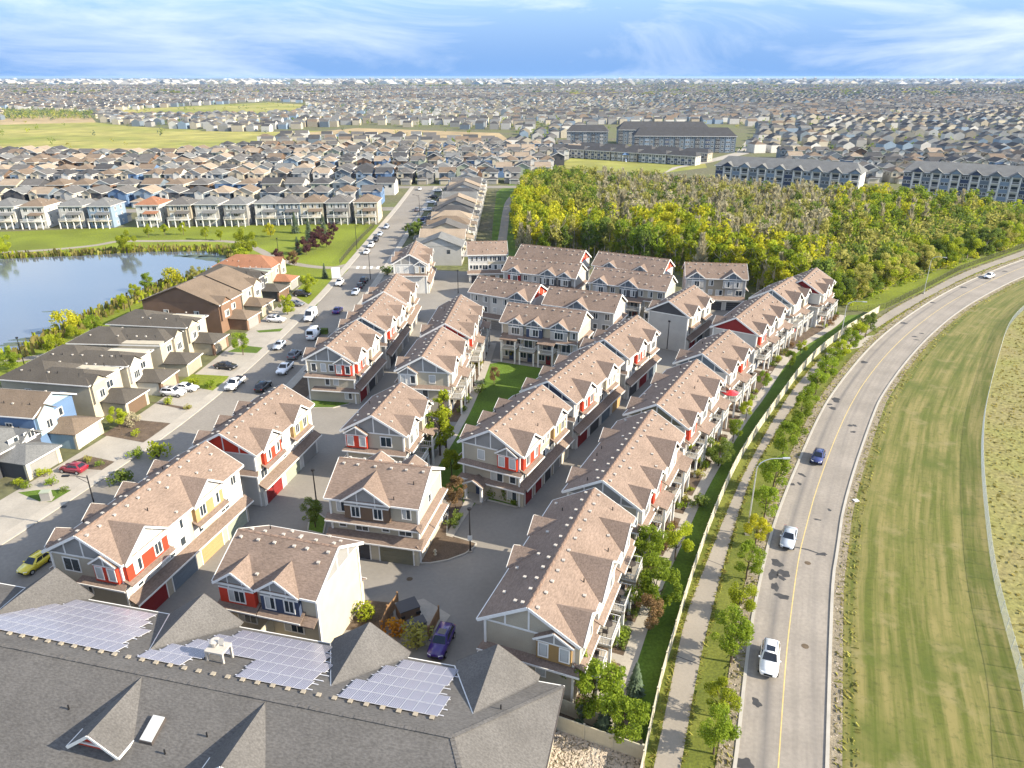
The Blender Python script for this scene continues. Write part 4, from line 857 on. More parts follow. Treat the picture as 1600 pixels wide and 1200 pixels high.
# houses between the west street and the lake
WH = [((-69.4, 94.1), 76, 8.6, 13, 3.5, 'hip', dict(wall='charcoal', roof='roof_slate', accent='charcoal', door='stone', pillar='cream'), 'low grey house with stone pillars beside the maroon hatchback', 0.0),
      ((-67.9, 102.8), 81, 8.4, 15, 6.0, 'gy', dict(wall='blue', roof='roof_brown', accent='skyblue', door='white', pillar='cream'), 'blue house with white garage door and brown roof', 0.8),
      ((-65.8, 114.3), 80, 7.8, 17, 6.2, 'hip2', dict(wall='cream', roof='roof_umber', accent='beige', door='brown', pillar='beige'), 'cream house with brown garage door and upstairs balcony next to the blue house', .9),
      ((-64.1, 123.6), 85, 7.8, 18, 6.2, 'hip2', dict(wall='cream', roof='roof_umber', accent='white', door='taupe', pillar='brown'), 'cream and white house with dark hip roof beside the two white cars in its drive', .9),
      ((-63.0, 134.5), 86, 7.8, 18, 6.2, 'hip2', dict(wall='beige', roof='roof_umber', accent='beige', door='taupe'), 'tan house with dark roof by the parked black car', -.9),
      ((-62.3, 144.8), 82, 7.8, 17, 6.2, 'hip2', dict(wall='cream', roof='roof_umber', accent='beige', door='taupe', pillar='rust'), 'cream house with brick-red garage pillars and dark roof', .6),
      ((-60.8, 160.5), 80, 9.6, 19, 6.4, 'gx', dict(wall='rust', roof='roof_brown', accent='rust', door='stone', pillar='rust'), 'big rust-brown house with broad gable beside the lake path', 1.2),
      ((-60.2, 172.8), 80, 8.6, 17, 6.2, 'gx', dict(wall='beige', roof='roof_brown', accent='cream', door='taupe'), 'cream house with brown roof across from the white van', -1.0),
      ((-60.4, 184.0), 82, 9.0, 16, 6.2, 'hip2', dict(wall='sage', roof='roof_umber', accent='charcoal', door='brown', pillar='rust'), 'sage house with dark hip roof and a solar panel near the park', 1.0),
      ((-60.2, 196.0), 85, 9.2, 16, 6.2, 'hip', dict(wall='beige', roof='roof_rust', accent='beige', door='stone'), 'house with rust-red roof, last one before the park', -1.0)]
for (p, a_, w, d, h, s_y, cols, lab, gx) in WH:
    house(lab, p, rad(a_), w, d, h + .5, s_y, cols, 4.5, 5.8, gx, False, 2, 'houses along the west street')
# mid-distance streets of houses
ORD = ['first', 'second', 'third', 'fourth', 'fifth', 'sixth', 'seventh', 'eighth', 'ninth', 'tenth', 'eleventh', 'twelfth', 'thirteenth', 'fourteenth', 'fifteenth', 'sixteenth', 'seventeenth', 'eighteenth', 'nineteenth', 'twentieth']
ORD += ['twenty-' + s for s in ORD[:9]] + ['thirtieth'] + ['thirty-' + s for s in ORD[:9]] + ['fortieth'] + ['forty-' + s for s in ORD[:9]] + ['fiftieth'] + ['fifty-' + s for s in ORD[:9]] + ['sixtieth'] + ['sixty-' + s for s in ORD[:9]] + ['seventieth']
WC = ['white', 'cream', 'beige', 'taupe', 'grey', 'stone', 'bluegrey', 'sage', 'slate', 'brown', 'white', 'cream', 'grey', 'blue', 'rust', 'charcoal']
RC = ['roof_grey', 'roof_dark', 'roof_brown', 'roof_slate', 'roof_sand', 'roof_dark', 'roof_brown', 'roof_grey']
RN = dict(roof_umber='umber', roof_grey='grey', roof_dark='charcoal', roof_brown='brown', roof_slate='ash', roof_sand='sandy', roof_rust='rust', roof_tan='tan')
FP = px((806, 402), (930, 404), (1050, 428), (1180, 455), (1210, 480), (1330, 474), (1440, 428), (1530, 402), (1600, 378), (1700, 345), (1700, 350), (1600, 352), (1400, 338), (1200, 326), (1000, 306), (850, 296), (822, 302), (803, 360))
placed = []
def mid_row(rowname, pts, rz, group, style=None, deck=False, detail=1, h=6.0, w=8.6, d=11, fixed=None):
    n = 0
    for i, (x, y) in enumerate(pts):
        if inpoly((x, y), MEADOW) or inpoly((x, y), FP) or inpoly((x, y), PARK2): continue
        wc, rc = fixed[n] if fixed and n < len(fixed) else (R.choice(WC), R.choice(RC)); ac = R.choice(('white', wc, 'cream', wc))
        sty = style or R.choice(('hip', 'gx', 'gy', 'hip'))
        house(f'{RN[rc]}-roofed {wc} house, {ORD[n]} {"up" if "column" in rowname else "from the left"} in {rowname}', (x, y), rz + rad(R.uniform(-2, 2)), w, d, h, sty, dict(wall=wc, roof=rc, accent=ac, door=R.choice(('white', 'stone', 'taupe', 'cream'))), 4.0, 5.4, R.choice((1.4, -1.4)), deck, detail, group)
        placed.append((x, y)); n += 1
lx = [(8, 357), (55, 357), (112, 356), (160, 356), (235, 354), (280, 354), (325, 353), (370, 353), (417, 351), (450, 351), (487, 350), (527, 350), (572, 349)]
def toward(u, v, back): x, y = G(u, v); return (x, y + back)
mid_row('the lakefront row', [toward(u, v, 15.5) for u, v in lx], math.pi + .03, 'houses along the lakefront', 'hip', True, 2, 8.4, 9.0, 11,
        [('white', 'roof_slate'), ('white', 'roof_brown'), ('grey', 'roof_slate'), ('bluegrey', 'roof_slate'), ('white', 'roof_rust'), ('taupe', 'roof_grey'), ('grey', 'roof_slate'), ('stone', 'roof_slate'), ('white', 'roof_slate'), ('slate', 'roof_grey'), ('cream', 'roof_brown'), ('stone', 'roof_grey'), ('beige', 'roof_brown')])
til = lambda x, y: y + (x + 51) * .045
names = ['the row behind the lakefront houses', 'the third row back from the lake', 'the fourth row back from the lake', 'the fifth row back from the lake', 'the sixth row back from the lake', 'the seventh row back from the lake', 'the eighth row back from the lake', 'the ninth row back from the lake', 'the row edging the bare field']
for nm, (Y, face, xr) in zip(names, [(334, 0, -64), (382, 1, -62), (404, 0, 0), (447, 1, 18), (466, 0, 22), (508, 1, 30), (527, 0, 36), (568, 1, 46), (588, 0, 52)]):
    xs = []; x = xr
    while x > -.275 * 800 * Y / 330 * .98 - 20: xs.append(x); x -= R.uniform(10.6, 12.2)
    mid_row(nm, [(x, til(x, Y)) for x in xs[::-1]], math.pi * face, 'houses in the suburb behind the lake')
mid_row('the column right of the west street', [(-33.5, 226 + 11.9 * i) for i in range(14)], -math.pi / 2, 'houses right of the west street', None, True, 1, 6.0, 8.8, 14, [('grey', 'roof_slate'), ('cream', 'roof_sand'), ('beige', 'roof_grey'), ('cream', 'roof_brown'), ('beige', 'roof_sand'), ('grey', 'roof_dark'), ('stone', 'roof_grey'), ('cream', 'roof_sand'), ('beige', 'roof_slate'), ('grey', 'roof_dark'), ('white', 'roof_grey'), ('cream', 'roof_sand'), ('grey', 'roof_grey'), ('white', 'roof_slate')])
EX = [('the row behind the blue apartments', 415, 0, 150, 330), ('the second row behind blue apartments', 455, 1, 170, 350), ('the third row behind blue apartments', 474, 0, 175, 370), ('the fourth row behind blue apartments', 520, 1, 190, 400), ('the fifth row behind blue apartments', 540, 0, 195, 415)]
for nm, Y, face, xa, xb in EX:
    mid_row(nm, [(x, Y - (x - 150) * .12) for x in np.arange(xa, xb, 12.5)], math.pi * face - .1, 'houses behind the blue apartment blocks')
# ------------------------------------------------------------------ apartment blocks and terraces behind the wood
def slab_block(name, label, P, Q, depth, storeys, cols, nb, roofc='roof_slate', gab=True, cat='building', group=None, sh=3.0):
    P, Q = Vector(P), Vector(Q); L = (Q - P).length; ang = math.atan2((Q - P).y, (Q - P).x); h = storeys * sh
    T = thing(name, label, cat, (P.x, P.y, 0), ang, group)
    obj('wall', MB().box(0, L, 0, depth, 0, h), M[cols[0]], T)
    r = MB(); rh = depth * .24; o = .6
    r.slab([(-o, -o, h), (L + o, -o, h), (L - depth * .2, depth / 2, h + rh), (depth * .2, depth / 2, h + rh)], .2); r.slab([(L + o, depth + o, h), (-o, depth + o, h), (depth * .2, depth / 2, h + rh), (L - depth * .2, depth / 2, h + rh)], .2)
    r.slab([(L + o, -o, h), (L + o, depth + o, h), (L - depth * .2, depth / 2, h + rh)], .2); r.slab([(-o, depth + o, h), (-o, -o, h), (depth * .2, depth / 2, h + rh)], .2)
    obj('roof', r, M[roofc], T); obj('fascia', MB().box(-o, L + o, -o - .1, -o, h - .3, h - .02), M['trim'], T)
    bw = L / nb
    for i in range(nb):
        x0 = bw * i; c = cols[1 + i % (len(cols) - 1)]
        obj('siding_panel', MB().box(x0 + .05, x0 + bw * .45, -.12, 0, 0, h - .35), M[c], T)
        for s in range(storeys):
            window(T, x0 + bw * .13, -.12, s * sh + 1.0, 0, 1.2, 1.3, 1, False); window(T, x0 + bw * .34, -.12, s * sh + 1.0, 0, 1.2, 1.3, 1, False)
            if gab:
                bal = MB(); a_, b_ = x0 + bw * .52, x0 + bw * .96
                bal.box(a_, b_, -1.5, -.01, s * sh + .02, s * sh + .2); bal.box(a_, b_, -1.5, -1.44, s * sh + 1.1, s * sh + 1.2)
                for k in range(9): xx = a_ + (b_ - a_) * k / 8; bal.box(xx - .03, xx + .03, -1.49, -1.45, s * sh + .2, s * sh + 1.1)
                for xx in (a_, b_): bal.box(xx - .16, xx + .16, -1.55, -1.23, s * sh + .2, s * sh + sh)
                obj('balcony', bal, M['trim'], T); obj('window', MB().box(a_ + .5, b_ - .5, -.06, -.01, s * sh + .25, s * sh + 2.3), M['glass'], T)
            else: window(T, x0 + bw * .72, 0, s * sh + .9, 0, 1.5, 1.4, 1, False)
        if gab:
            xc = x0 + bw * .74; wr = bw * .3; zp = h + wr * .75
            obj('gablet', MB().slab([(xc - wr, -1.5, h - .1), (xc + wr, -1.5, h - .1), (xc, -1.5, zp)], .3, (0, 1, 0)), M[c], T)
            for q in (-1, 1):
                p = [(xc, -1.9, zp + .15), (xc + q * (wr + .4), -1.9, h - .1), (xc + q * (wr + .4), 0, h - .1), (xc, depth * .22, zp + .15)]
                obj('gablet_roof', MB().slab(p if q > 0 else p[::-1], .15), M[roofc], T)
    for x, w_ in ((0, -.08), (L, .08)):
        for s in range(storeys):
            for k in (.3, .7): window(T, x, depth * k, s * sh + 1, math.pi / 2 if x else -math.pi / 2, 1.3, 1.3, 1, False)
    return T
slab_block('apartment_building', 'blue-grey four-storey apartment block with white balconies, left of the pair behind the woods', (103, 379), (160, 343), 17, 4, ['white', 'navy', 'bluegrey', 'slate', 'bluegrey'], 8, sh=3.25)
slab_block('apartment_building', 'blue-grey four-storey apartment block with navy panels, right of the pair behind the woods', (186, 355), (246, 318), 17, 4, ['white', 'navy', 'slate', 'bluegrey'], 9, sh=3.25)
slab_block('apartment_building', 'pale hip-roofed apartment block standing behind the left blue-grey one', (118, 420), (165, 398), 16, 3, ['grey', 'slate', 'white'], 5, gab=False)
slab_block('apartment_building', 'long dark-clad apartment building with grey roof above the playground terraces', (95, 590), (172, 584), 24, 4, ['slate', 'charcoal', 'bluegrey', 'charcoal', 'navy'], 10, 'roof_dark', gab=False)
slab_block('apartment_building', 'smaller dark and white apartment building left of the long dark-clad one', (46, 640), (80, 636), 20, 4, ['slate', 'grey', 'charcoal'], 5, 'roof_dark', gab=False)
slab_block('apartment_building', 'grey-roofed apartment building behind the long dark-clad one', (92, 660), (170, 654), 26, 4, ['slate', 'charcoal', 'stone'], 9, 'roof_dark', gab=False)
a_, b_ = Vector((35, 552)), Vector((122, 494)); dv = (b_ - a_).normalized()
for i, (w1, w2, nm) in enumerate((('white', 'navy', 'leftmost'), ('cream', 'navy', 'second from the left'), ('taupe', 'white', 'middle'), ('white', 'slate', 'second from the right'), ('grey', 'navy', 'rightmost'))):
    p = a_ + dv * (i * 20.8); slab_block('terrace_row', f'dark-roofed {w1} terrace facing the playground, {nm} of five', p, p + dv * 19.6, 10, 2, [w1, w2], 4, 'roof_dark', False, 'townhouse', 'terraces facing the playground')
    p2 = p + Vector((14, 22)); slab_block('terrace_row', f'dark terrace in the back line behind the playground, {nm} of five', p2, p2 + dv * 19.0, 10, 2, ['taupe', 'charcoal'], 4, 'roof_dark', False, 'townhouse', 'terraces facing the playground')
ps = thing('play_structure', 'small blue and white playground frame on the lawn before the terraces', 'playground', (*G(977, 252), 0))
for x, y in ((-2, -1.5), (2, -1.5), (2, 1.5), (-2, 1.5)): obj('post', MB().box(x - .15, x + .15, y - .15, y + .15, 0, 4.5), M['paint_white'], ps)
obj('roof', MB().slab([(-2.4, -1.9, 4.5), (2.4, -1.9, 4.5), (0, 0, 6.2)], .2).slab([(2.4, 1.9, 4.5), (-2.4, 1.9, 4.5), (0, 0, 6.2)], .2).slab([(2.4, -1.9, 4.5), (2.4, 1.9, 4.5), (0, 0, 6.2)], .2).slab([(-2.4, 1.9, 4.5), (-2.4, -1.9, 4.5), (0, 0, 6.2)], .2), M['blue'], ps)
obj('platform', MB().box(-2, 2, -1.5, 1.5, 1.6, 1.8), M['paint_grey'], ps); obj('slide', MB().slab([(-.5, -1.5, 1.8), (.5, -1.5, 1.8), (.5, -5, .2), (-.5, -5, .2)], .15), M['paint_white'], ps)

# ------------------------------------------------------------------ far suburb as one mass of small houses
RW = np.random.RandomState(5)
APT = px((1105, 320), (1600, 345), (1600, 268), (1420, 262), (1100, 250)); TERR = px((860, 265), (1130, 265), (1180, 225), (1170, 195), (930, 195), (860, 228))
wallc = ['white', 'cream', 'beige', 'grey', 'taupe', 'stone', 'bluegrey', 'slate']; roofc = ['roof_grey', 'roof_dark', 'roof_brown', 'roof_slate', 'roof_dark', 'roof_grey']
def far_houses(name, specs, mats):
    V, Fc, MI = [], [], []
    for (x, y, a, w, d, h, rt, wi, ri) in specs:
        c, s = math.cos(a), math.sin(a); n = len(V); rh = w * .26
        pts = [(-w / 2, -d / 2, 0), (w / 2, -d / 2, 0), (w / 2, d / 2, 0), (-w / 2, d / 2, 0), (-w / 2, -d / 2, h), (w / 2, -d / 2, h), (w / 2, d / 2, h), (-w / 2, d / 2, h)]
        q = d / 2 if rt else d * .12
        pts += [(0, -q, h + rh), (0, q, h + rh)]
        V += [(x + px_ * c - py * s, y + px_ * s + py * c, z) for px_, py, z in pts]
        Fc += [tuple(n + i for i in f) for f in ((0, 1, 5, 4), (1, 2, 6, 5), (2, 3, 7, 6), (3, 0, 4, 7), (5, 6, 9, 8), (7, 4, 8, 9), (4, 5, 8), (6, 7, 9))]
        e = wi if rt else ri
        MI += [wi, wi, wi, wi, ri, ri, e, e]
    me = bpy.data.meshes.new(name); me.from_pydata(V, [], Fc)
    for m in mats: me.materials.append(M[m])
    me.polygons.foreach_set('material_index', np.array(MI, dtype=np.int32)); o = bpy.data.objects.new(name, me); COL.objects.link(o); o['kind'] = 'stuff'; return o
specs = []; trees_far = []
FM2 = px((395, 181), (465, 178), (485, 162), (420, 158), (170, 174), (190, 182)); SOIL = px((0, 200), (155, 194), (145, 178), (0, 170)); BSOIL = px((400, 218), (560, 215), (700, 220), (830, 226), (800, 205), (560, 196), (430, 204))
hw = lambda y: .72 * y + 60
y = 600.0
while y < 5200:
    k = 1 + (y > 1500) * .25 + (y > 3000) * .5
    x = -hw(y)
    while x < hw(y):
        jx, jy = x + RW.uniform(-2, 2), y + RW.uniform(-3, 3) + 14 * math.sin(x / 210 + y / 170)
        p = (jx, jy); x += 12.8 * k * RW.uniform(.92, 1.3)
        if RW.rand() < .07 + .05 * k: trees_far.append((*p, RW.uniform(3, 5.5) * k)); continue
        if any(inpoly(p, q) for q in (MEADOW, FM2, SOIL, BSOIL, PARK2, APT, TERR, FP)): continue
        if y < 700 and -420 < jx < 60 and y < 612: continue
        cell = (int(jx // 320) * 7 + int(jy // 260) * 13) % 5; a = (.0, .12, 1.5, -.15, 1.65)[cell] + RW.uniform(-.05, .05)
        specs.append((*p, a, RW.uniform(7.5, 10) * k, RW.uniform(9, 13) * k, RW.uniform(4.8, 6.4) * (1 + .1 * (k - 1)), RW.rand() < .55, int(RW.choice(8, p=[.12, .08, .14, .19, .14, .15, .09, .09])), 8 + RW.randint(6)))
        for _q in range(1 + (RW.rand() < .5)): trees_far.append((jx + RW.uniform(-9, 9), jy + RW.uniform(7, 14) * k, RW.uniform(2.8, 5.8) * k))
    y += 27 * k * (1 if RW.rand() < .6 else 1.5)
for x, y_ in ((x, y_) for y_ in (424, 452, 480, 512, 548, 575) for x in np.arange(330, 560, 13)):      # right edge streets
    if x > 800 / F * y_ * .62: specs.append((x + RW.uniform(-2, 2), y_ + RW.uniform(-3, 3), RW.uniform(-.1, .1), 9, 11, 6, RW.rand() < .5, RW.randint(8), 8 + RW.randint(6)))
for x, y_ in ((x, y_) for y_ in (430, 462, 492, 520, 548) for x in np.arange(60, 150, 13)):
    if not inpoly((x, y_), APT) and not inpoly((x, y_), FP) and not inpoly((x, y_), TERR): pass
far_houses('distant_houses', specs, wallc + roofc)
# city on the horizon: long pale sheds, tanks and towers
specs = []
for _ in range(1500):
    y = 5200 * math.exp(RW.uniform(0, 1.15)); x = RW.uniform(-.8, .8) * y
    if RW.rand() < .5: x = (round(x / 900 / (y / 8000)) * 900 * (y / 8000)) + RW.normal(0, 160)
    specs.append((x, y, RW.uniform(-.3, .3), RW.uniform(20, 75), RW.uniform(30, 90), RW.uniform(7, 17), RW.rand() < .5, int(RW.choice(8, p=[.06, .06, .1, .28, .12, .2, .09, .09])), int(RW.choice([0, 1, 3, 8, 11]))))
for _ in range(24):
    y = RW.uniform(6000, 15000); x = RW.uniform(-.2, .5) * y; specs.append((x, y, 0, 26, 26, RW.uniform(20, 48), False, int(RW.choice([0, 3, 5])), 3))
far_houses('distant_city', specs, wallc + roofc)
# ------------------------------------------------------------------ trees
RT = np.random.RandomState(21)
def cards(cent, rad_, n, size, out_bias=.6, flat_=0.0):
    "n leaf cards on the shell of clumps (cent, rad_)"
    V = []; Fc = []
    wts = np.array([r ** 2 for r in rad_]); wts /= wts.sum()
    for i in RT.choice(len(cent), n, p=wts):
        d = RT.normal(size=3); d /= np.linalg.norm(d); p = np.array(cent[i]) + d * rad_[i] * (RT.uniform(.55, 1.05))
        nrm = d * out_bias + RT.normal(size=3) * .5; nrm[2] += flat_; nrm /= np.linalg.norm(nrm)
        a = np.cross(nrm, RT.normal(size=3)); a /= np.linalg.norm(a) + 1e-9; b_ = np.cross(nrm, a); s = size * RT.uniform(.6, 1.3)
        k = len(V); V += [tuple(p - a * s), tuple(p - b_ * s * .55), tuple(p + a * s), tuple(p + b_ * s * .55)]; Fc.append((k, k + 1, k + 2, k + 3))
    return V, Fc
def mk(V, Fc, name):
    m = bpy.data.meshes.new(name); m.from_pydata(V, [], Fc); m.materials.append(None); return m
def clumps(kind, h):
    C, Q = [], []
    if kind == 'oval':
        for _ in range(17):
            t, z = RT.uniform(0, 6.28), RT.uniform(.34, .93); w = .30 * math.sin(math.pi * ((z - .22) / .82) ** .8) + .03; q = RT.uniform(.3, 1); C.append((h * w * q * math.cos(t), h * w * q * math.sin(t), h * z)); Q.append(h * RT.uniform(.075, .13))
    elif kind == 'broad':
        for _ in range(24):
            t, z = RT.uniform(0, 6.28), RT.uniform(.22, .92); w = .42 * math.sin(math.pi * min(1, (z - .10) / .9)) ** .7 + .02; q = RT.uniform(.25, 1); C.append((h * w * q * math.cos(t), h * w * q * math.sin(t), h * z)); Q.append(h * RT.uniform(.08, .14))
    elif kind == 'column':
        for _ in range(20):
            t, z = RT.uniform(0, 6.28), RT.uniform(.08, .95); w = .11 * (1 - z * .75); C.append((h * w * math.cos(t), h * w * math.sin(t), h * z)); Q.append(h * RT.uniform(.045, .085) * (1.15 - z * .6))
    elif kind == 'dome':
        for _ in range(22):
            t, z = RT.uniform(0, 6.28), RT.uniform(.18, .85); w = .5 * math.sqrt(max(.02, 1 - ((z - .3) / .62) ** 2)); q = RT.uniform(.5, 1); C.append((h * w * q * math.cos(t), h * w * q * math.sin(t), h * z)); Q.append(h * RT.uniform(.13, .2))
    elif kind == 'aspen':
        for _ in range(15):
            t, z = RT.uniform(0, 6.28), RT.uniform(.34, .95); w = .15 * math.sin(math.pi * (z - .2) / .85) + .02; q = RT.uniform(.3, 1); C.append((h * w * q * math.cos(t), h * w * q * math.sin(t), h * z)); Q.append(h * RT.uniform(.06, .10))
    elif kind == 'bush':
        for _ in range(9):
            t = RT.uniform(0, 6.28); q = RT.uniform(0, 1); C.append((h * .55 * q * math.cos(t), h * .55 * q * math.sin(t), h * RT.uniform(.25, .68))); Q.append(h * RT.uniform(.22, .36))
    return C, Q
TREE = {}
def tree_proto(kind, h, n, size, var=3):
    L_ = []
    for _ in range(var):
        if kind == 'spruce':
            V, Fc = [], []
            for i in range(n):
                z = RT.uniform(.04, .99) ** 1.0; t = RT.uniform(0, 6.28); rr = h * .24 * (1 - z) + .04; r = rr * RT.uniform(.35, 1.05); p = np.array((r * math.cos(t), r * math.sin(t), h * z - r * .25)); d = np.array((math.cos(t), math.sin(t), -.35)); sdw = np.array((-math.sin(t), math.cos(t), 0)); s = size * RT.uniform(.7, 1.3) * (1.2 - z * .5)
                k = len(V); V += [tuple(p - d * s), tuple(p - sdw * s * .45), tuple(p + d * s), tuple(p + sdw * s * .45)]; Fc.append((k, k + 1, k + 2, k + 3))
        elif kind == 'bare':
            b = MB(); V, Fc = [], []
            for i in range(n):
                z = RT.uniform(.25, .98); t = RT.uniform(0, 6.28); l = h * .22 * (1.15 - z) * RT.uniform(.5, 1.2); p = np.array((0, 0, h * z)) + np.array((math.cos(t), math.sin(t), .6)) * l * RT.uniform(.2, .8); d = np.array((math.cos(t), math.sin(t), RT.uniform(1.0, 3.0))); d /= np.linalg.norm(d); sdw = RT.normal(size=3); sdw -= d * sdw.dot(d); sdw /= np.linalg.norm(sdw); s = size * RT.uniform(.6, 1.5)
                k = len(V); V += [tuple(p - d * s), tuple(p - sdw * s * .16), tuple(p + d * s), tuple(p + sdw * s * .16)]; Fc.append((k, k + 1, k + 2, k + 3))
        else:
            C, Q = clumps(kind, h); V, Fc = cards(C, Q, n, size)
        tr = MB()
        if kind != 'bush':
            th = h * (.9 if kind in ('spruce', 'bare', 'aspen', 'column') else .62); r0 = h * (.012 if kind in ('aspen', 'bare', 'column') else .016)
            tr.tube([(0, 0, -.1), (.02 * h * RT.uniform(-1, 1), 0, th * .4), (0, .02 * h * RT.uniform(-1, 1), th * .75), (0, 0, th)], [r0 * 1.25, r0, r0 * .7, r0 * .25], 7)
            for _k in range(6 if kind not in ('spruce',) else 0):
                t = RT.uniform(0, 6.28); z = th * RT.uniform(.45, .85); l = h * RT.uniform(.12, .24); tr.tube([(0, 0, z), (l * .6 * math.cos(t), l * .6 * math.sin(t), z + l * .5), (l * math.cos(t), l * math.sin(t), z + l * 1.1)], [r0 * .5, r0 * .35, r0 * .12], 5)
        else:
            for _k in range(5):
                t = RT.uniform(0, 6.28); tr.tube([(0, 0, -.05), (h * .3 * math.cos(t), h * .3 * math.sin(t), h * .5)], [h * .03, h * .012], 5)
        L_.append((mk(V, Fc, 'crown'), tr.mesh('trunk'), h))
    TREE[kind] = L_
tree_proto('oval', 5.0, 4200, .10, 4); tree_proto('broad', 6.0, 7000, .12, 4); tree_proto('column', 9.0, 1300, .20, 3); tree_proto('dome', 4.0, 900, .20, 3)
tree_proto('spruce', 6.0, 1100, .30, 3); tree_proto('aspen', 12.0, 1000, .34, 5); tree_proto('bare', 12.0, 800, .62, 4); tree_proto('bush', 1.2, 320, .10, 4)
TN = dict(oval='street_tree', broad='leafy_tree', column='column_aspen', dome='round_willow', spruce='spruce_tree', aspen='aspen_tree', bare='bare_tree', bush='shrub')
def tree(x, y, kind, h, m, label, group=None, z=0, bark='bark', wide=1.0):
    cm, tm, h0 = TREE[kind][RT.randint(len(TREE[kind]))]
    T = thing(TN[kind], label, 'shrub' if kind == 'bush' else 'tree', (x, y, z), RT.uniform(0, 6.28), group); s = h / h0; T.scale = (s * wide, s * wide, s)
    obj('crown' if kind != 'bush' else 'foliage', cm, M[m], T); obj('trunk' if kind != 'bush' else 'stem', tm, M[bark], T)
    return T
# street trees between path and road
RTREES = [(1115, 1178, 4.4, 'leaf_green'), (1125, 1122, 3.9, 'leaf_lime'), (1142, 1035, 5.6, 'leaf_green'), (1153, 962, 4.0, 'leaf_lime'), (1166, 905, 4.4, 'leaf_green'), (1180, 852, 4.0, 'leaf_yellow'), (1193, 812, 4.7, 'leaf_green'), (1207, 770, 5.6, 'leaf_green'), (1222, 715, 5.2, 'leaf_green'),
          (1240, 690, 4.6, 'leaf_green'), (1249, 660, 4.4, 'leaf_green'), (1260, 638, 4.4, 'leaf_green'), (1274, 616, 4.8, 'leaf_green'), (1287, 597, 5.0, 'leaf_green'), (1299, 580, 4.8, 'leaf_green'), (1311, 566, 4.6, 'leaf_lime'), (1326, 552, 5.2, 'leaf_green'), (1339, 535, 4.8, 'leaf_lime'), (1352, 527, 5.4, 'leaf_dark')]
tone = dict(leaf_green='green', leaf_lime='lime-green', leaf_yellow='golden', leaf_dark='dark green')
for i, (u, v, h, m) in enumerate(RTREES):
    x, y = G(u, v); tree(x, y, 'oval', h * 1.1, m, f'young {tone[m]} street tree between path and road, {ORD[i]} from the near end', 'street trees between the path and the road', wide=1.1)
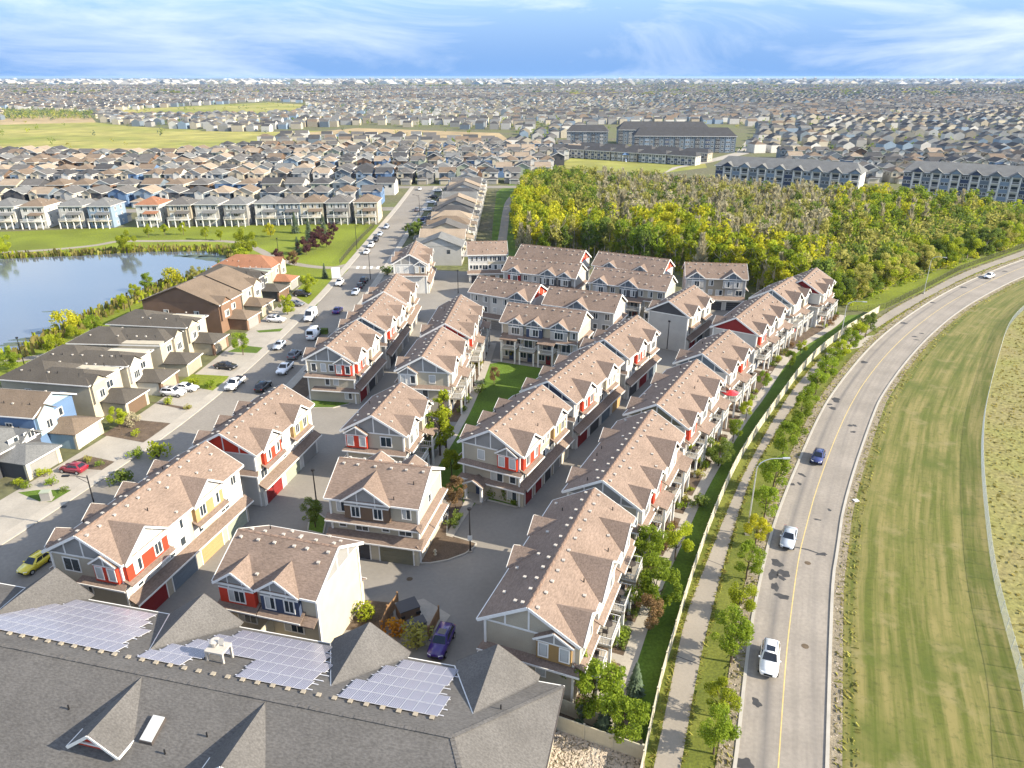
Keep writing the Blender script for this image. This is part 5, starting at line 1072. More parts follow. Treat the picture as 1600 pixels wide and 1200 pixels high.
yard = [((925, 1112), 'broad', 7.2, 'leaf_green', 'big bright leafy tree by the near corner of the mustard-bay townhouse row'), ((972, 1152), 'broad', 5.6, 'leaf_green', 'bright bushy tree in the corner where the two beige fences meet'), ((992, 1082), 'spruce', 3.8, 'leaf_spruce', 'small pale spruce on the lawn beside the front walk'),
        ((905, 1138), 'column', 3.4, 'leaf_spruce', 'slim dark juniper against the cross fence, left one'), ((942, 1146), 'spruce', 4.0, 'leaf_spruce', 'bluish juniper against the cross fence, right one'), ((1022, 955), 'broad', 7.0, 'leaf_green', 'large leafy tree over the walk beside the mid balconies of the nearest row'), ((1012, 895), 'broad', 6.2, 'leaf_green', 'dense green tree between the nearest row and the fence, in front of the gap'),
        ((1055, 875), 'oval', 5.6, 'leaf_lime', 'yellowing slim tree on the fence lawn by the gap after the nearest row'), ((1092, 790), 'bush', 2.4, 'leaf_dark', 'small dark round shrub on the fence lawn'), ((1078, 728), 'broad', 4.0, 'leaf_lime', 'olive bushy tree tucked against the second balconied row'), ((1122, 728), 'broad', 5.0, 'leaf_dark', 'dark leafy tree on the fence lawn near the third balconied row'), ((1145, 690), 'oval', 4.4, 'leaf_green', 'green tree on the fence lawn below the third row'),
        ((1165, 655), 'oval', 3.6, 'leaf_lime', 'small lime tree on the fence lawn by the fourth row'), ((1192, 610), 'oval', 4.0, 'leaf_green', 'slim green tree on the fence lawn by the red gabled row'), ((1234, 575), 'oval', 3.8, 'leaf_green', 'small green tree on the fence lawn near its far end'), ((1250, 555), 'oval', 3.6, 'leaf_lime', 'last small tree on the fence lawn before the path link'),
        ((1014, 985), 'oval', 4.6, 'leaf_rust', 'browning dry tree on the lawn beside the front walk'), ((688, 712), 'column', 11.5, 'leaf_lime', 'tall column aspen beside the small block, near one'), ((697, 700), 'column', 11, 'leaf_lime', 'tall column aspen beside the small block, far one'), ((672, 716), 'column', 9, 'leaf_green', 'shorter column aspen against the small block wall'), ((706, 745), 'oval', 4.8, 'leaf_lime', 'lime tree between the broad block and the entry porch walk'), ((712, 795), 'oval', 4.8, 'leaf_rust', 'brown-leaved tree at the corner of the broad townhouse block'),
        ((514, 618), 'oval', 4.6, 'leaf_rust', 'thin rust-brown tree in front of the beige end wall with red corner bay'), ((493, 825), 'oval', 4.6, 'leaf_dark', 'small dark tree on the kerbed lane island'), ((188, 672), 'oval', 4.4, 'leaf_lime', 'round lime tree in the front yard beside the blue house'), ((208, 664), 'dome', 2.8, 'leaf_grey', 'greyish airy bush-tree next to the round lime tree'), ((450, 492), 'broad', 5.2, 'leaf_lime', 'lime tree in the front yard across from the white van'), ((484, 460), 'broad', 5.6, 'leaf_lime', 'broad lime tree in the front yard beside the park corner'),
        ((380, 555), 'oval', 5.6, 'leaf_green', 'round-headed street tree on a bare trunk by the brick-pillar house'), ((772, 600), 'oval', 3.4, 'leaf_rust', 'small bare-looking tree on the courtyard lawn'), ((745, 575), 'broad', 3.0, 'leaf_olive', 'golden olive bush-tree beside the courtyard balconies'), ((802, 560), 'broad', 3.0, 'leaf_olive', 'olive shrubby tree before the navy-bay row'),
        ((215, 715), 'bush', 2.0, 'leaf_green', 'yellow-green bush behind the red gabled row by the street'), ((248, 715), 'bush', 3.2, 'leaf_lime', 'spiky bright bush by the street beside the near row'), ((192, 755), 'bush', 3.0, 'leaf_dark', 'dark bush between the street and the near row dormers'), ((510, 985), 'dome', 3.2, 'leaf_grey', 'pale dry bush-tree at the corner behind the solar roof'), ((575, 965), 'bush', 2.4, 'leaf_lime', 'bright lime shrub in the side yard by the cedar fence'),
        ((622, 990), 'bush', 2.4, 'leaf_orange', 'fiery orange and yellow shrub beside the garbage enclosure'), ((655, 1010), 'bush', 3.0, 'leaf_olive', 'tall olive grassy shrub beside the purple car'), ((70, 745), 'bush', 1.6, 'leaf_lime', 'yellow shrub between the grey house drive and the blue house')]
for (u, v), k, h, m, lab in yard:
    x, y = G(u, v); tree(x, y, k, h * .98, m, lab)
# lake shore and park trees
shore = [((103, 522), 'dome', 6.0, 'leaf_yellow', 'round golden willow on the near lake shore'), ((269, 447), 'dome', 5.6, 'leaf_yellow', 'round golden willow at the bend of the lake shore'), ((93, 560), 'oval', 6.0, 'leaf_lime', 'lime tree by the lake path below the golden willow'), ((123, 548), 'oval', 5.6, 'leaf_lime', 'lime tree by the lake path right of the willow'), ((150, 530), 'oval', 6.0, 'leaf_green', 'green tree by the lake path under a lamp'), ((20, 580), 'broad', 5.0, 'leaf_green', 'leafy tree by the lake path at the left edge'), ((195, 485), 'oval', 4.6, 'leaf_lime', 'lime shore tree, lower of the three on the mid bank'), ((213, 470), 'oval', 4.8, 'leaf_lime', 'lime shore tree, middle of the three on the mid bank'),
         ((233, 456), 'oval', 5.8, 'leaf_green', 'green shore tree, upper of the three on the mid bank'), ((307, 440), 'broad', 4.6, 'leaf_olive', 'olive shore tree near the roofs with solar panel'), ((344, 428), 'column', 5.0, 'leaf_green', 'dark pointed tree near the rust-red roof'), ((198, 395), 'broad', 7.5, 'leaf_lime', 'big round willow on the far bank of the lake'), ((5, 400), 'broad', 7.5, 'leaf_lime', 'big round willow on the far bank at the left edge'), ((385, 400), 'broad', 9.0, 'leaf_lime', 'large spreading willow at the right tip of the lake'), ((378, 410), 'dome', 5.0, 'leaf_lime', 'low willow at the right tip of the lake'),
         ((233, 371), 'oval', 5.0, 'leaf_lime', 'park sapling below the rust-roofed lakefront house'), ((258, 368), 'oval', 4.4, 'leaf_lime', 'park sapling, second from the left below the lakefront row'), ((287, 367), 'oval', 4.6, 'leaf_lime', 'park sapling, third from the left below the lakefront row'), ((322, 375), 'oval', 4.6, 'leaf_lime', 'park sapling, fourth from the left below the lakefront row'), ((345, 376), 'oval', 4.2, 'leaf_lime', 'park sapling, fifth from the left below the lakefront row'), ((423, 370), 'broad', 5.0, 'leaf_yellow', 'golden round tree in the park'),
         ((462, 364), 'spruce', 8, 'leaf_spruce', 'dark spruce in the park clump, far left one'), ((484, 378), 'spruce', 8.5, 'leaf_spruce', 'dark spruce in the park clump, middle one'), ((506, 366), 'spruce', 7.5, 'leaf_spruce', 'dark spruce in the park clump, right one'), ((466, 398), 'spruce', 6, 'leaf_spruce', 'dark spruce in the park clump, nearest one'), ((479, 398), 'broad', 6, 'leaf_purple', 'purple-leaved tree in the park clump, nearest one'), ((494, 390), 'broad', 6, 'leaf_purple', 'purple-leaved tree in the park clump, centre one'), ((497, 378), 'broad', 5.6, 'leaf_purple', 'purple-leaved tree in the park clump, back one'), ((510, 386), 'broad', 5.2, 'leaf_purple', 'purple-leaved tree in the park clump, right one'),
         ((520, 372), 'broad', 5.6, 'leaf_purple', 'purple-leaved tree at the right rim of the park clump'), ((460, 415), 'broad', 4.6, 'leaf_rust', 'reddish tree by the park path above the rust roof'), ((435, 410), 'broad', 4.6, 'leaf_purple', 'dark purple tree beside the park path'), ((508, 435), 'spruce', 4.5, 'leaf_spruce', 'small spruce by the park entry sign'), ((605, 430), 'bush', 3.4, 'leaf_dark', 'dark round bush by the crosswalk in front of the white row')]
for (u, v), k, h, m, lab in shore:
    x, y = G(u, v); tree(x, y, k, h, m, lab, 'trees of the lake park')
for i, (u, v) in enumerate([(640, 372), (652, 364), (655, 378)]):
    x, y = G(u, v); tree(x, y, 'broad', 5.5, 'leaf_dark', f'dark rounded tree by the drives right of the street, {ORD[i]} up', 'dark trees by the drives')
# the wood north of the rows: nearest trees one by one, the depth of it as one mass
pts = []
xs = [p[0] for p in FP]; ys = [p[1] for p in FP]
tries = 0; cell = {}
while len(pts) < 2300 and tries < 90000:
    tries += 1; x, y = RT.uniform(min(xs), max(xs)), RT.uniform(min(ys), max(ys)); q = (int(x // 3.1), int(y // 3.1))
    if not inpoly((x, y), FP) or q in cell: continue
    cell[q] = 1; pts.append((x, y))
def edge_dist(p):
    best = 1e9
    front = FP[0:11]
    for a, b_ in zip(front, front[1:]):
        a, b_, pp = Vector(a), Vector(b_), Vector(p); t = max(0, min(1, (pp - a).dot(b_ - a) / (b_ - a).length_squared)); best = min(best, (a + (b_ - a) * t - pp).length)
    return best
pts.sort(key=edge_dist)
def wood_kind(p):
    d = edge_dist(p); x, y = p; px_ = F * x / (y * CP + 50 * SP) + 800; r = RT.rand(); pt = math.sin(x * .11 + 1) + math.sin(y * .13) + math.sin((x + y) * .05)
    if px_ > 1290: return ('broad', R.choice(['leaf_olive', 'leaf_green', 'leaf_dark', 'leaf_olive', 'leaf_lime'])) if d < 22 else ('bare', 'leaf_grey') if r < .12 else ('aspen', R.choice(['leaf_olive', 'leaf_dark', 'leaf_olive', 'leaf_green', 'leaf_lime', 'leaf_green', 'leaf_yellow']))
    if d < 26: return ('aspen', R.choice(['leaf_yellow', 'leaf_lime', 'leaf_yellow', 'leaf_lime', 'leaf_green'] if pt > -.5 else ['leaf_olive', 'leaf_green', 'leaf_dark', 'leaf_lime'])) if r > .12 else ('bare', 'leaf_grey')
    if px_ < 930: return ('aspen', R.choice(['leaf_yellow', 'leaf_lime'] if pt > .8 else ['leaf_olive', 'leaf_olive', 'leaf_dark', 'leaf_green']))
    if pt > 1.1 and d < 60: return ('aspen', R.choice(['leaf_yellow', 'leaf_lime']))
    return ('bare', 'leaf_grey') if r < .5 else ('aspen', R.choice(['leaf_olive', 'leaf_olive', 'leaf_dark', 'leaf_grey', 'leaf_olive']))
WT = dict(leaf_yellow='golden', leaf_lime='lime-green', leaf_green='green', leaf_olive='olive', leaf_dark='dark green', leaf_grey='bare grey')
NI = 190
edge = [(F * p[0] / (p[1] * CP + 50 * SP), p, *wood_kind(p)) for p in pts[:NI]]; edge.sort(key=lambda e: e[0]); cnt = {}
for _u, p, k, m in edge:
    h = RT.uniform(9, 13.5) if k != 'broad' else RT.uniform(6, 9.5); side = 'roadside edge' if p[0] > 62 else 'edge behind the rows'
    kind_ = f'{WT[m]} {"aspen" if k == "aspen" else "bare tree" if k == "bare" else "bushy tree"}'.replace('bare grey bare', 'bare grey'); cnt[kind_, side] = cnt.get((kind_, side), 0) + 1
    tree(p[0], p[1], k, h, m, f"{kind_} at the wood's {side}, {ORD[cnt[kind_, side] - 1]} such from the left", 'trees at the front edge of the wood', bark='paleb', wide=1.1)
V, Fc, MI = [], [], []
LM = ['leaf_yellow', 'leaf_lime', 'leaf_green', 'leaf_olive', 'leaf_dark', 'leaf_grey', 'paleb']
base = {}
for k in ('aspen', 'bare', 'broad'):
    base[k] = []
    for me, _t, h0 in TREE[k]:
        a = np.empty(len(me.vertices) * 3); me.vertices.foreach_get('co', a); base[k].append((a.reshape(-1, 4, 3), h0))
VV, MM = [], []
for p in pts[NI:]:
    k, m = wood_kind(p); q, h0 = base[k][RT.randint(len(base[k]))]; n = 210; sel = q[RT.choice(len(q), n, replace=False)].copy(); h = RT.uniform(9, 14) if k != 'broad' else RT.uniform(7, 10.5)
    ctr = sel.mean(axis=1, keepdims=True); sel = (ctr + (sel - ctr) * (1.45 if k == 'aspen' else 1.25 if k == 'bare' else 3.0)) * (h / h0); a = RT.uniform(0, 6.28); c, s = math.cos(a), math.sin(a); w = 1.05
    X = (sel[..., 0] * c - sel[..., 1] * s) * w + p[0]; Y = (sel[..., 0] * s + sel[..., 1] * c) * w + p[1]
    VV.append(np.stack([X, Y, sel[..., 2]], -1)); MM.append(np.full(n, LM.index(m)))
    t = np.array([[[-.12, 0, 0], [.12, 0, 0], [.05, 0, h * .85], [-.05, 0, h * .85]], [[0, -.12, 0], [0, .12, 0], [0, .05, h * .85], [0, -.05, h * .85]]]) + np.array([p[0], p[1], 0]); VV.append(t); MM.append(np.full(2, 6))
def quads(name, VV, MM, mats, kind='stuff'):
    A = np.concatenate(VV).reshape(-1, 3); n = len(A) // 4; me = bpy.data.meshes.new(name)
    me.vertices.add(len(A)); me.vertices.foreach_set('co', A.ravel()); me.loops.add(n * 4); me.loops.foreach_set('vertex_index', np.arange(n * 4, dtype=np.int32)); me.polygons.add(n); me.polygons.foreach_set('loop_start', np.arange(0, n * 4, 4, dtype=np.int32)); me.polygons.foreach_set('loop_total', np.full(n, 4, dtype=np.int32))
    for m in mats: me.materials.append(M[m])
    me.polygons.foreach_set('material_index', np.concatenate(MM).astype(np.int32)); me.update(); me.validate()
    o = bpy.data.objects.new(name, me); COL.objects.link(o); o['kind'] = kind; return o
quads('wood', VV, MM, LM)
VV, MM = [], []
fl_ = [Vector(p) for p in FP[:11]]
for a, b_ in zip(fl_, fl_[1:]):
    nn = Vector((-(b_ - a).y, (b_ - a).x)).normalized()
    for _ in range(int((b_ - a).length * 1.1)):
        p = a.lerp(b_, RT.rand()) + nn * RT.uniform(-1.5, 9); q, h0 = base['broad'][RT.randint(len(base['broad']))]; n = 110; h = RT.uniform(1.8, 4.2); sel = q[RT.choice(len(q), n, replace=False)].copy(); ctr = sel.mean(axis=1, keepdims=True); sel = (ctr + (sel - ctr) * 4.2) * (h / h0); sel[..., 2] -= h * .22; sel[..., :2] *= 1.3
        VV.append(sel + np.array([p.x, p.y, 0])); MM.append(np.full(n, int(RT.choice([1, 2, 3, 4, 0], p=[.28, .27, .27, .1, .08]))))
quads('undergrowth', VV, MM, LM)
flat('forest_floor', FP, .02, 'leaf_grey' if False else 'forest_soil')
# suburb trees far off: one mass
q0 = base['broad'][0][0] / 6.0
VV, MM = [], []
FMAT = ['leaf_dark', 'leaf_green', 'leaf_olive', 'leaf_spruce', 'leaf_lime']
for (x, y, h) in trees_far:
    n = 9 if y > 1500 else 20; sel = q0[RT.choice(len(q0), n, replace=False)].copy(); ctr = sel.mean(axis=1, keepdims=True); sel = (ctr + (sel - ctr) * 6.5) * h * 1.5
    VV.append(sel + np.array([x, y, -h * .15])); MM.append(np.full(n, int(RT.choice(5, p=[.45, .15, .15, .23, .02]))))
for _ in range(2600):      # tree belts before the city
    y = 2300 * math.exp(RW.uniform(0, 1.9)); x = RW.uniform(-.8, .8) * y
    if math.sin(x / 700 + 1.3 * math.sin(y / 600)) + math.sin(y / 330) < .1: continue
    n = 10; h = RW.uniform(7, 13) * (1 + y / 9000); sel = q0[RT.choice(len(q0), n, replace=False)].copy(); ctr = sel.mean(axis=1, keepdims=True); sel = (ctr + (sel - ctr) * 9) * h; sel[..., 0] *= 3.5
    VV.append(sel + np.array([x, y, 0])); MM.append(np.full(n, int(RT.choice([0, 3, 2]))))
quads('distant_trees', VV, MM, FMAT)
# hedgerow dark scrub left of the meadow
VV, MM = [], []
for _ in range(900):
    u, v = RT.uniform(-20, 150), RT.uniform(174, 187); x, y = G(u, v); n = 14; h = RT.uniform(4, 8); sel = q0[RT.choice(len(q0), n, replace=False)].copy(); ctr = sel.mean(axis=1, keepdims=True); sel = (ctr + (sel - ctr) * 6.5) * h; VV.append(sel + np.array([x, y, 0])); MM.append(np.full(n, int(RT.choice([0, 2, 3]))))
quads('scrub', VV, MM, FMAT)
# reeds round the lake, grass tufts, stones
VV, MM = [], []
lk = [Vector(p) for p in LAKE]
for a, b_ in zip(lk, lk[1:] + lk[:1]):
    if (b_ - a).length > 200: continue
    for _ in range(int((b_ - a).length * 9)):
        t = RT.rand(); p = a.lerp(b_, t); nn = Vector(((b_ - a).y, -(b_ - a).x)).normalized() * RT.uniform(-1.0, 5.5); h = RT.uniform(.7, 1.9); an = RT.uniform(0, 3.14); w = RT.uniform(.25, .6); dx, dy = w * math.cos(an), w * math.sin(an)
        x, y = p.x + nn.x, p.y + nn.y; VV.append(np.array([[[x - dx, y - dy, 0], [x + dx, y + dy, 0], [x + dx * .6, y + dy * .6, h], [x - dx * .6, y - dy * .6, h * .9]]])); MM.append(np.array([int(RT.choice(3, p=[.6, .25, .15]))]))
quads('reeds', VV, MM, ['leaf_reed', 'leaf_lime', 'leaf_olive'])
VV, MM = [], []
rg = [FRp[i] for i in range(nR)]
for _ in range(16000):
    i = int(RT.randint(nR - 1)); p = Vector(rg[i]).lerp(Vector(rg[i + 1]), RT.rand()); x, y = p.x + RT.uniform(.8, 42) , p.y
    if y < 40: continue
    h = RT.uniform(.06, .26) * (2.0 if RT.rand() < .04 else 1); an = RT.uniform(0, 3.14); w = RT.uniform(.08, .28); dx, dy = w * math.cos(an), w * math.sin(an)
    VV.append(np.array([[[x - dx, y - dy, 0], [x + dx, y + dy, 0], [x + dx * 1.2, y + dy * .8, h], [x - dx * .8, y - dy * 1.2, h]]])); MM.append(np.array([int(RT.choice(3, p=[.62, .2, .18]))]))
quads('rough_grass', VV, MM, ['leaf_reed', 'leaf_reed', 'leaf_reed'])
rk = []
def rock_mesh():
    b = bmesh.new(); bmesh.ops.create_icosphere(b, subdivisions=1, radius=1)
    for v in b.verts: v.co *= R.uniform(.7, 1.25); v.co.z *= .6
    vs = np.array([v.co[:] for v in b.verts]); fs = [tuple(v.index for v in f.verts) for f in b.faces]; b.free(); return vs, fs
RKV, RKF = rock_mesh()
def rocks(name, pos, m):
    V, Fc = [], []
    for x, y, z, s in pos:
        a = R.uniform(0, 6.28); c, sn = math.cos(a), math.sin(a); n = len(V); st_ = R.uniform(.7, 1.4)
        V += [(x + (q[0] * c * st_ - q[1] * sn) * s, y + (q[0] * sn * st_ + q[1] * c) * s, z + q[2] * s) for q in RKV]; Fc += [tuple(n + i for i in f) for f in RKF]
    me = bpy.data.meshes.new(name); me.from_pydata(V, [], Fc); me.materials.append(M[m]); o = bpy.data.objects.new(name, me); COL.objects.link(o); o['kind'] = 'stuff'
pos = []
for _ in range(2600):
    t = R.random(); x, y = 3.0 + 8.0 * t, R.uniform(40, 46.2 + (1 - t) * 2.8); pos.append((x, y, .08, R.uniform(.06, .17)))
rocks('garden_rocks', pos, 'rock')
pos = []
for ln, lo, hi in ((RLp, -1.6, -.45), (RRp, .42, 1.3)):
    of = [offset(ln, d) for d in np.linspace(lo, hi, 7)]
    for _ in range(1200 if lo < 0 else 450):
        i = min(nR - 2, int(abs(R.gauss(0, .42)) * nR)); q = R.choice(of); p = q[i].lerp(q[i + 1], R.random()); pos.append((p.x, p.y, .06, R.uniform(.04, .13)))
rocks('verge_stones', pos, 'rock')
# ------------------------------------------------------------------ fences
def run(line, step): return at_param(line, max(2, int(sum((Vector(b_) - Vector(a)).length for a, b_ in zip(line, line[1:])) / step) + 1))
vp = MB()
for i in range(15): x = .02 + 2.26 * i / 15; vp.box(x, x + .145, -.02, .02, .12, 1.62)
vp.box(0, 2.28, -.045, .045, .04, .14); vp.box(0, 2.28, -.045, .045, 1.6, 1.72)
VPANEL = vp.mesh('panel'); VPOST = MB().box(-.07, .07, -.07, .07, 0, 1.82).box(-.09, .09, -.09, .09, 1.82, 1.87).mesh('post')
def board_fence(label, line, m='fence', step=2.4):
    q = run(line, step); T = thing('board_fence', label, 'fence', (*q[0][:2], 0))
    for i, p in enumerate(q):
        d = (q[min(i + 1, len(q) - 1)] - q[max(i - 1, 0)]); a = math.atan2(d.y, d.x)
        obj('post', VPOST, M[m], T, (p.x - q[0].x, p.y - q[0].y, 0), a)
        if i < len(q) - 1:
            d = q[i + 1] - p; a = math.atan2(d.y, d.x); o = obj('panel', VPANEL, M[m], T, (p.x - q[0].x + math.cos(a) * .06, p.y - q[0].y + math.sin(a) * .06, .03), a); o.scale.x = (d.length - .12) / 2.28
    return T
board_fence('long curving beige board fence between the townhouse lawn and the path', [tuple(p) for p in FB0])
board_fence('short beige board fence crossing from the big grey roof to the path fence, front one', [G(868, 1140), G(1003, 1188)])
board_fence('short beige board fence behind the front cross fence, beside the junipers', [G(872, 1112), G(940, 1140)])
cedar = MB()
for i in range(14): x = .02 + 2.26 * i / 14; cedar.box(x, x + .15, -.02, .02, .05, 1.6)
cedar.box(0, 2.28, -.05, -.02, .3, .4); cedar.box(0, 2.28, -.05, -.02, 1.3, 1.4)
VPANEL_B, VPANEL = VPANEL, cedar.mesh('panel')
board_fence('brown cedar fence with white posts around the garbage enclosure', [G(596, 992), G(614, 948), G(622, 946)], 'wood', 1.9)
board_fence('brown cedar fence beside the purple car at the garbage enclosure', [G(670, 1000), G(686, 968)], 'wood', 1.9)
# wire fences
wm_ = MB(); hh = 1.5
for i in range(-8, 17):
    for s in (1, -1):
        x0, x1 = i * .19, i * .19 + hh * .8 * s
        pts_ = []
        a0, a1 = (x0, 0.0), (x1, hh)
        if max(x0, x1) < 0 or min(x0, x1) > 3: continue
        def cl_(p, q):
            t0, t1 = 0, 1; dx = q[0] - p[0]
            for lim, sg in ((0, 1), (3, -1)):
                f0, f1 = (p[0] - lim) * sg, (q[0] - lim) * sg
                if f0 < 0 and f1 < 0: return None
                if f0 < 0: t0 = max(t0, f0 / (f0 - f1))
                if f1 < 0: t1 = min(t1, f0 / (f0 - f1))
            return (p[0] + dx * t0, p[1] + (q[1] - p[1]) * t0), (p[0] + dx * t1, p[1] + (q[1] - p[1]) * t1)
        c = cl_(a0, a1)
        if c and abs(c[1][1] - c[0][1]) > .02: wm_.beam((c[0][0], .01 * s, c[0][1] + .03), (c[1][0], .01 * s, c[1][1] + .03), .012, .012, (0, 1, 0))
wm_.tube([(0, 0, hh + .03), (3, 0, hh + .03)], .014, 6)
WMESH = wm_.mesh('wire_mesh'); WPOST = MB().tube([(0, 0, 0), (0, 0, hh + .12)], .04, 6).mesh('post')
M['wire'] = mat('wire', (.52, .54, .50), .5, .1, 3, metal=.3)
def wire_fence(label, line, m='wire'):
    q = run(line, 3.0); T = thing('wire_fence', label, 'fence', (*q[0][:2], 0))
    for i, p in enumerate(q):
        obj('post', WPOST, M[m], T, (p.x - q[0].x, p.y - q[0].y, 0))
        if i < len(q) - 1:
            d = q[i + 1] - p; o = obj('wire_mesh', WMESH, M[m], T, (p.x - q[0].x, p.y - q[0].y, 0), math.atan2(d.y, d.x)); o.scale.x = d.length / 3
wire_fence('chain-link fence along the far side of the mown field', [tuple(p) for p in FRp[20:125]])
wire_fence('chain-link fence between the path and the grass below the wood', [G(1322, 488), G(1380, 484), G(1440, 454), G(1500, 422), G(1562, 400), G(1640, 373)], 'trimdark')
wire_fence('dark wire fence along the park beside the west street', [G(531, 413), G(548, 392), G(566, 372), G(585, 354)], 'trimdark')

# ------------------------------------------------------------------ street lamps
def lamp(label, x, y, h, arm, az, m, kind='cobra', group=None):
    T = thing('street_lamp', label, 'lamp', (x, y, 0), az, group)
    obj('pole', MB().tube([(0, 0, 0), (0, 0, .3), (0, 0, .31), (0, 0, h * .6), (0, 0, h - (1.6 if kind == 'arc' else 0))], [.16, .16, .1, .085, .065], 10), M[m], T)
    obj('base', MB().box(-.26, .26, -.26, .26, 0, .22), M['concrete'], T)
    if kind == 'arc':
        c = [(arm * (1 - math.cos(t)) * .8, 0, h - 1.6 + 1.6 * math.sin(t)) for t in [math.pi / 2 * i / 8 for i in range(9)]] + [(arm, 0, h + .05)]
        obj('arm', MB().tube(c, [.065] * 5 + [.05] * 5, 8), M[m], T); obj('lamp_head', MB().beam((arm - .1, 0, h + .04), (arm + .75, 0, h + .1), .3, .14), M['galv'], T)
    elif kind == 'cobra':
        obj('arm', MB().tube([(0, 0, h - .35), (arm * .5, 0, h + .05), (arm, 0, h + .12)], .045, 8).tube([(0, 0, h - 1.1), (arm * .45, 0, h - .1)], .03, 6), M[m], T); obj('lamp_head', MB().beam((arm - .1, 0, h + .12), (arm + .75, 0, h + .12), .34, .16), M[m], T)
    else:
        obj('lamp_head', MB().tube([(0, 0, h), (0, 0, h + .1), (0, 0, h + .3), (0, 0, h + .36)], [.12, .26, .26, .06], 12), M[m], T)
    return T
road_az = lambda u, v: 0.0
for i, (u, v) in enumerate([(1167, 835), (1311, 541), (1443, 459)]):
    x, y = G(u, v); lamp(('tall silver curved-arm street lamp beside the path, nearest one', 'tall silver street lamp beside the path link, second along the road', 'tall silver street lamp beside the grass below the wood')[i], x, y, (11.2, 10.5, 10.5)[i], 3.0, (-.1, -.6, -1.0)[i], 'galv', 'arc', 'silver road lamps')
lamp('black arm street lamp behind the nearest row dormers, over the maroon car drive', -52.6, 77.9, 8.6, -2.8, .1, 'black', 'cobra', 'black lamps of the streets')
x, y = G(579, 437); lamp('black arm street lamp by the crosswalk', x, y, 8.5, -2.6, 0, 'black', 'cobra', 'black lamps of the streets')
x, y = G(558, 391); lamp('black arm street lamp at the park edge beside the parked white cars', x, y, 8.5, 2.6, 0, 'black', 'cobra', 'black lamps of the streets')
x, y = G(656, 337); lamp('black arm street lamp further up the west street', x, y, 8.5, -2.6, 0, 'black', 'cobra', 'black lamps of the streets')
for (u, v, h, lab) in [(495, 788, 5.2, 'black post lamp between the lane garages and the small island tree'), (207, 500, 6.5, 'black post lamp beside the lake path, upper one'), (40, 577, 6.5, 'black post lamp beside the lake path, lower one'), (436, 402, 6, 'black post lamp on the park path'), (1042, 546, 6.2, 'black post lamp on the lawn beside the plain grey block'), (573, 545, 4.6, 'black post lamp by the lane between the rows'), (716, 459, 6.2, 'black post lamp at the top bend of the lane'), (485, 626, 5.5, 'black post lamp against the beige end wall')]:
    x, y = G(u, v); lamp(lab, x, y, h, 0, 0, 'black', 'post', 'black post lamps')
x, y = G(735, 862); LT = lamp('black court lamp with a small white sign on its post', x, y, 6.0, 0, 0, 'black', 'post', 'black post lamps')
obj('sign', MB().box(-.28, .28, -.14, -.11, 1.75, 2.45), M['trim'], LT)

